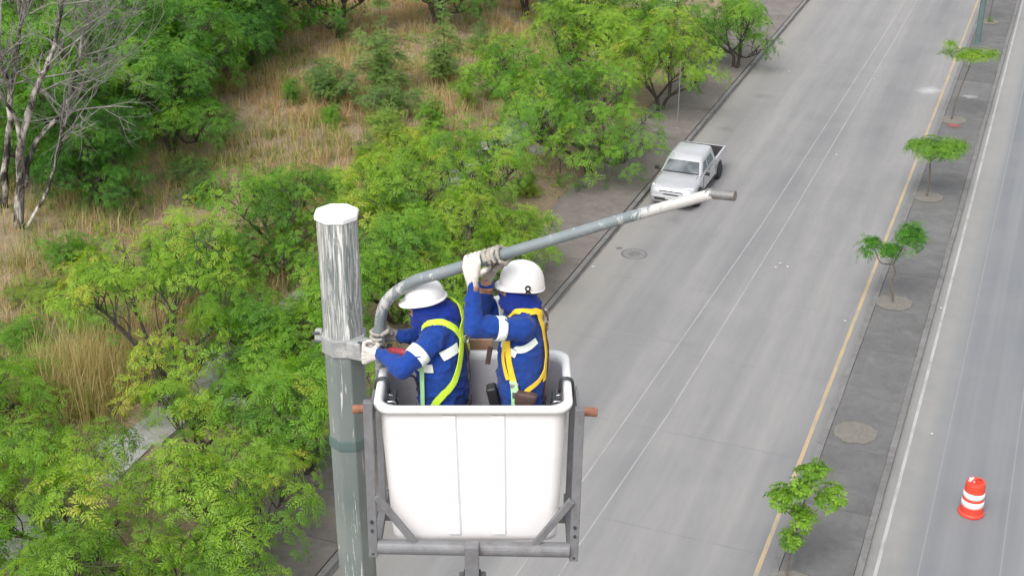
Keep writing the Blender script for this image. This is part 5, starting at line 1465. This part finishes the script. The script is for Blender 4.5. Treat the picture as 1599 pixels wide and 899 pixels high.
    MB().box((0, .018, .78), (.98, .03, .022)).build('grille_bar', M['chrome'], root, bevel=.006)
    MB().box((0, .0, .68), (.60, .03, .045)).build('grille', M['black'], root, bevel=.01)
    MB().box((0, -.012, .47), (1.24, .05, .09)).build('lower_intake', M['black'], root, bevel=.02)
    MB().box((0, -.020, .575), (1.46, .05, .10)).build('bumper', M['paint'], root, bevel=.03)
    MB().box((-.02, -.05, .545), (.36, .012, .11)).build('number_plate', M['paper'], root, bevel=.004)
    # load bed
    for s in (-1, 1):
        mb = MB(); mb.box((s * .855, 4.345, .70), (.075, 1.56, .72)); mb.build('bed_side', M['paint'], root, bevel=.025)
        mb = MB(); mb.box((s * .850, 4.345, 1.066), (.080, 1.54, .018)); mb.build('bed_rail', M['paint' if s > 0 else 'frame'], root, bevel=.004)
        mb = MB(); mb.box((s * .803, 4.34, .85), (.025, 1.46, .38)); mb.build('bed_liner', M['bedliner'], root)
    MB().box((0, 5.09, .78), (1.64, .06, .56)).build('tailgate', M['paint'], root, bevel=.02)
    MB().box((0, 5.052, .82), (1.58, .012, .46)).build('bed_liner', M['bedliner'], root)
    MB().box((0, 3.63, .83), (1.60, .03, .46)).build('bed_liner', M['bedliner'], root)
    MB().box((0, 4.345, .61), (1.58, 1.42, .04)).build('bed_floor', M['bedliner'], root)
    for k in range(9): MB().box((-.64 + k * .16, 4.345, .637), (.05, 1.38, .015)).build('bed_ridge', M['bedliner'], root)
    MB().box((0, 5.18, .47), (1.6, .12, .13)).build('rear_bumper', M['dark_steel'], root, bevel=.02)
    MB().box((0, 2.6, .27), (.9, 4.6, .16)).build('chassis', M['black'], root)
    # wheels
    for y in (.93, 4.10):
        for s in (-1, 1):
            w = empty('wheel', (s * .80, y, .355)); w.parent = root; w.rotation_euler = (0, s * PI / 2, 0)
            MB().lathe([(.20, -.11), (.30, -.125), (.345, -.10), (.355, -.05), (.355, .05), (.345, .10), (.30, .125), (.20, .11)], 28).build('tyre', M['tyre'], w, smooth=True)
            mb = MB(); mb.lathe([(.215, .07), (.215, .10), (.195, .105), (.19, .085), (.0001, .08)], 24)
            for k in range(6):
                a = k * PI / 3; mb.bar((.04 * math.cos(a), .04 * math.sin(a), .095), (.19 * math.cos(a), .19 * math.sin(a), .098), .05, .02)
            mb.build('rim', M['rim_alloy'], w)
            mb = MB(); V = [(s * .903, y + .44 * math.cos(a), max(.30, .36 + .43 * math.sin(a))) for a in [PI * k / 16 for k in range(17)]] 
            V2 = [(s * .70, p[1], p[2]) for p in V]; n = len(V)
            mb.add(V + V2, [tuple(range(n)), tuple(range(2 * n - 1, n - 1, -1))] + [(k, k + 1, n + k + 1, n + k) for k in range(n - 1)] + [(n - 1, 0, n, 2 * n - 1)])
            mb.build('wheel_arch', M['black'], root)
            w.location.x = s * .835
pickup()

# ------------------------------------------------------------------ traffic drum
def drum():
    root = empty('traffic_drum', W(0.06, 31.35, 0.0), .4); tag(root, 'orange red traffic drum with two white bands on the asphalt', 'traffic drum')
    MB().lathe([(.325, 0.0), (.33, .03), (.322, .07), (.305, .09), (.28, .10)], 32).build('base_ring', M['plastic_orange'], root, smooth=True, bevel=.006)
    MB().lathe([(.292, .09), (.285, .26), (.279, .27), (.272, .48), (.266, .49), (.258, .70), (.252, .71), (.240, .90), (.225, .945), (.18, .955), (.17, .93), (.0001, .925)], 32).build('barrel', M['plastic_orange'], root, smooth=False)
    for (z0, z1, r0, r1) in ((.275, .445, .2815, .2760), (.525, .685, .2690, .2620)):
        MB().lathe([(r0 - .006, z0), (r0, z0 + .003), (r1, z1 - .003), (r1 - .006, z1)], 32).build('white_band', M['white_band'], root, smooth=True)
    mb = MB(); mb.tube(smooth_path([(-.15, 0, .92), (-.13, 0, 1.0), (0, 0, 1.02), (.13, 0, 1.0), (.15, 0, .92)], 4), .022, 8); mb.build('handle', M['plastic_orange'], root, smooth=True)
    mb = MB(); mb.box((0.0, .06, .955), (.06, .30, .04), Matrix.Rotation(.5, 3, 'Z')); mb.build('top_grip', M['plastic_orange'], root, bevel=.012)
    rr = random.Random(4); b = MB(); b.ell((-.08, .06, .975), (.09, .08, .06), None, 12, 8)
    b.v = [(x + rr.uniform(-.02, .02), y + rr.uniform(-.02, .02), z + rr.uniform(-.018, .018)) for x, y, z in b.v]
    tag(b.build('crumpled_bag', M['bag'], None), 'small crumpled pale bag lying on top of the traffic drum', 'bag')
    o = bpy.data.objects['crumpled_bag']; o.location = root.location; o.rotation_euler = root.rotation_euler
drum()

# ------------------------------------------------------------------ small street things
M['lid'] = simple('worn_dusty_iron', (0.17, 0.168, 0.165), 0.8, 0.25, 8, 0.4)
def manhole(v, u, r, label):
    root = empty('manhole_cover', W(v, u, 0.0), -YAW); tag(root, label, 'manhole')
    MB().lathe([(r + .07, .001), (r + .07, .006), (r + .012, .007), (r + .010, .001)], 36).build('frame_ring', M['kerb'], root)
    MB().lathe([(r, .001), (r, .008), (.0001, .009)], 36).build('lid', M['lid'], root)
    MB().lathe([(r * .52, .008), (r * .52, .013), (r * .4, .014), (.0001, .014)], 20).build('boss', M['iron'], root)
manhole(-12.70, 43.42, .42, 'round iron manhole cover in the carriageway in front of the pickup')
mb = MB(); mb.lathe([(.12, .001), (.12, .012), (.0001, .013)], 16); o = mb.build('valve_cover', M['iron']); o.location = W(-13.35, 43.7, 0.0); tag(o, 'small iron valve cover left of the manhole', 'valve cover')
mb = MB(); mb.tube([(0, 0, -.1), (0, 0, 3.1)], .022, 10); mb.tube([(0, 0, 3.1), (0, 0, 3.104)], [.022, .001], 10)
pr = empty('sidewalk_post', W(-14.9, 56.9, .12)); tag(pr, 'thin bare metal post on the sidewalk behind the pickup', 'post')
mb.build('shaft', M['galv'], pr); MB().lathe([(.09, 0), (.09, .012), (.04, .014)], 12).build('base_plate', M['galv'], pr)

LIT = [(-7.64, 44.54, 'scrap of white paper, upper of the three beside the joint lines'), (-7.72, 44.16, 'scrap of white paper, lower of the three beside the joint lines'), (-7.33, 44.36, 'faint scrap, rightmost of the three beside the joint lines'),
       (-7.72, 56.43, 'white scrap on the concrete left of the umbrella crowned tree'), (-7.87, 68.0, 'white scrap on the far concrete near the joint lines'), (-13.7, 41.81, 'white scrap in the gutter near the manhole'),
       (-12.07, 67.7, 'white scrap near the far left gutter'), (-1.31, 34.84, 'white scrap on the asphalt above the traffic drum'), (-1.95, 43.04, 'white scrap against the right kerb of the median'), (-4.75, 40.9, 'pale scrap on the yellow line beside the crooked young tree')]
for i, (v, u, lab) in enumerate(LIT):
    rr = random.Random(i); mb = MB(); V = []; n = 7
    for k in range(n):
        w = 2 * PI * k / n; q = rr.uniform(.03, .065); V.append((q * math.cos(w) * 1.2, q * math.sin(w), .012 + rr.uniform(0, .03)))
    V.append((0, 0, .05)); mb.add(V, [(k, (k + 1) % n, n) for k in range(n)])
    b = len(mb.v); mb.add([(x, y, .004) for x, y, z in V[:n]], [tuple(range(n - 1, -1, -1))])
    o = mb.build('paper_scrap', M['paper']); o.location = W(v, u, 0.002); o.rotation_euler = (0, 0, i); tag(o, lab, 'litter', 'scraps of litter on the road')
# pale broken stones heaped behind the verge trees
def rock(v, u, s, seed, label):
    bm = bmesh.new(); bmesh.ops.create_icosphere(bm, subdivisions=2, radius=1)
    for p in bm.verts:
        k = 1 + .35 * noise.noise(p.co * 1.3 + Vector((seed, 0, 0))) + .15 * noise.noise(p.co * 3.1 + Vector((0, seed, 0)))
        p.co = Vector((p.co.x * s[0] * k, p.co.y * s[1] * k, max(p.co.z * s[2] * k, -.05)))
    me = bpy.data.meshes.new('boulder'); bm.to_mesh(me); bm.free()
    o = link_mesh('boulder', me, M['channel']); o.location = W(v, u, verge_z(v, u) + .02); o.rotation_euler = (0, 0, seed); tag(o, label, 'boulder', 'pale boulders behind the verge trees')
for i, (v, u, s, lab) in enumerate([(-20.3, 50.9, (.6, .45, .45), 'pale grey boulder largest of the heap left of the pickup'), (-19.6, 51.6, (.4, .35, .3), 'pale grey boulder right of the largest in the heap left of the pickup'), (-20.6, 52.2, (.45, .4, .35), 'pale grey boulder behind the largest in the heap left of the pickup'),
      (-20.4, 35.0, (.6, .5, .35), 'pale boulder right beside the drain behind the pole'), (-20.2, 29.0, (.5, .4, .3), 'pale boulder by the drain under the yellow green tree')]):
    rock(v, u, s, i * 2.3 + 1, lab)
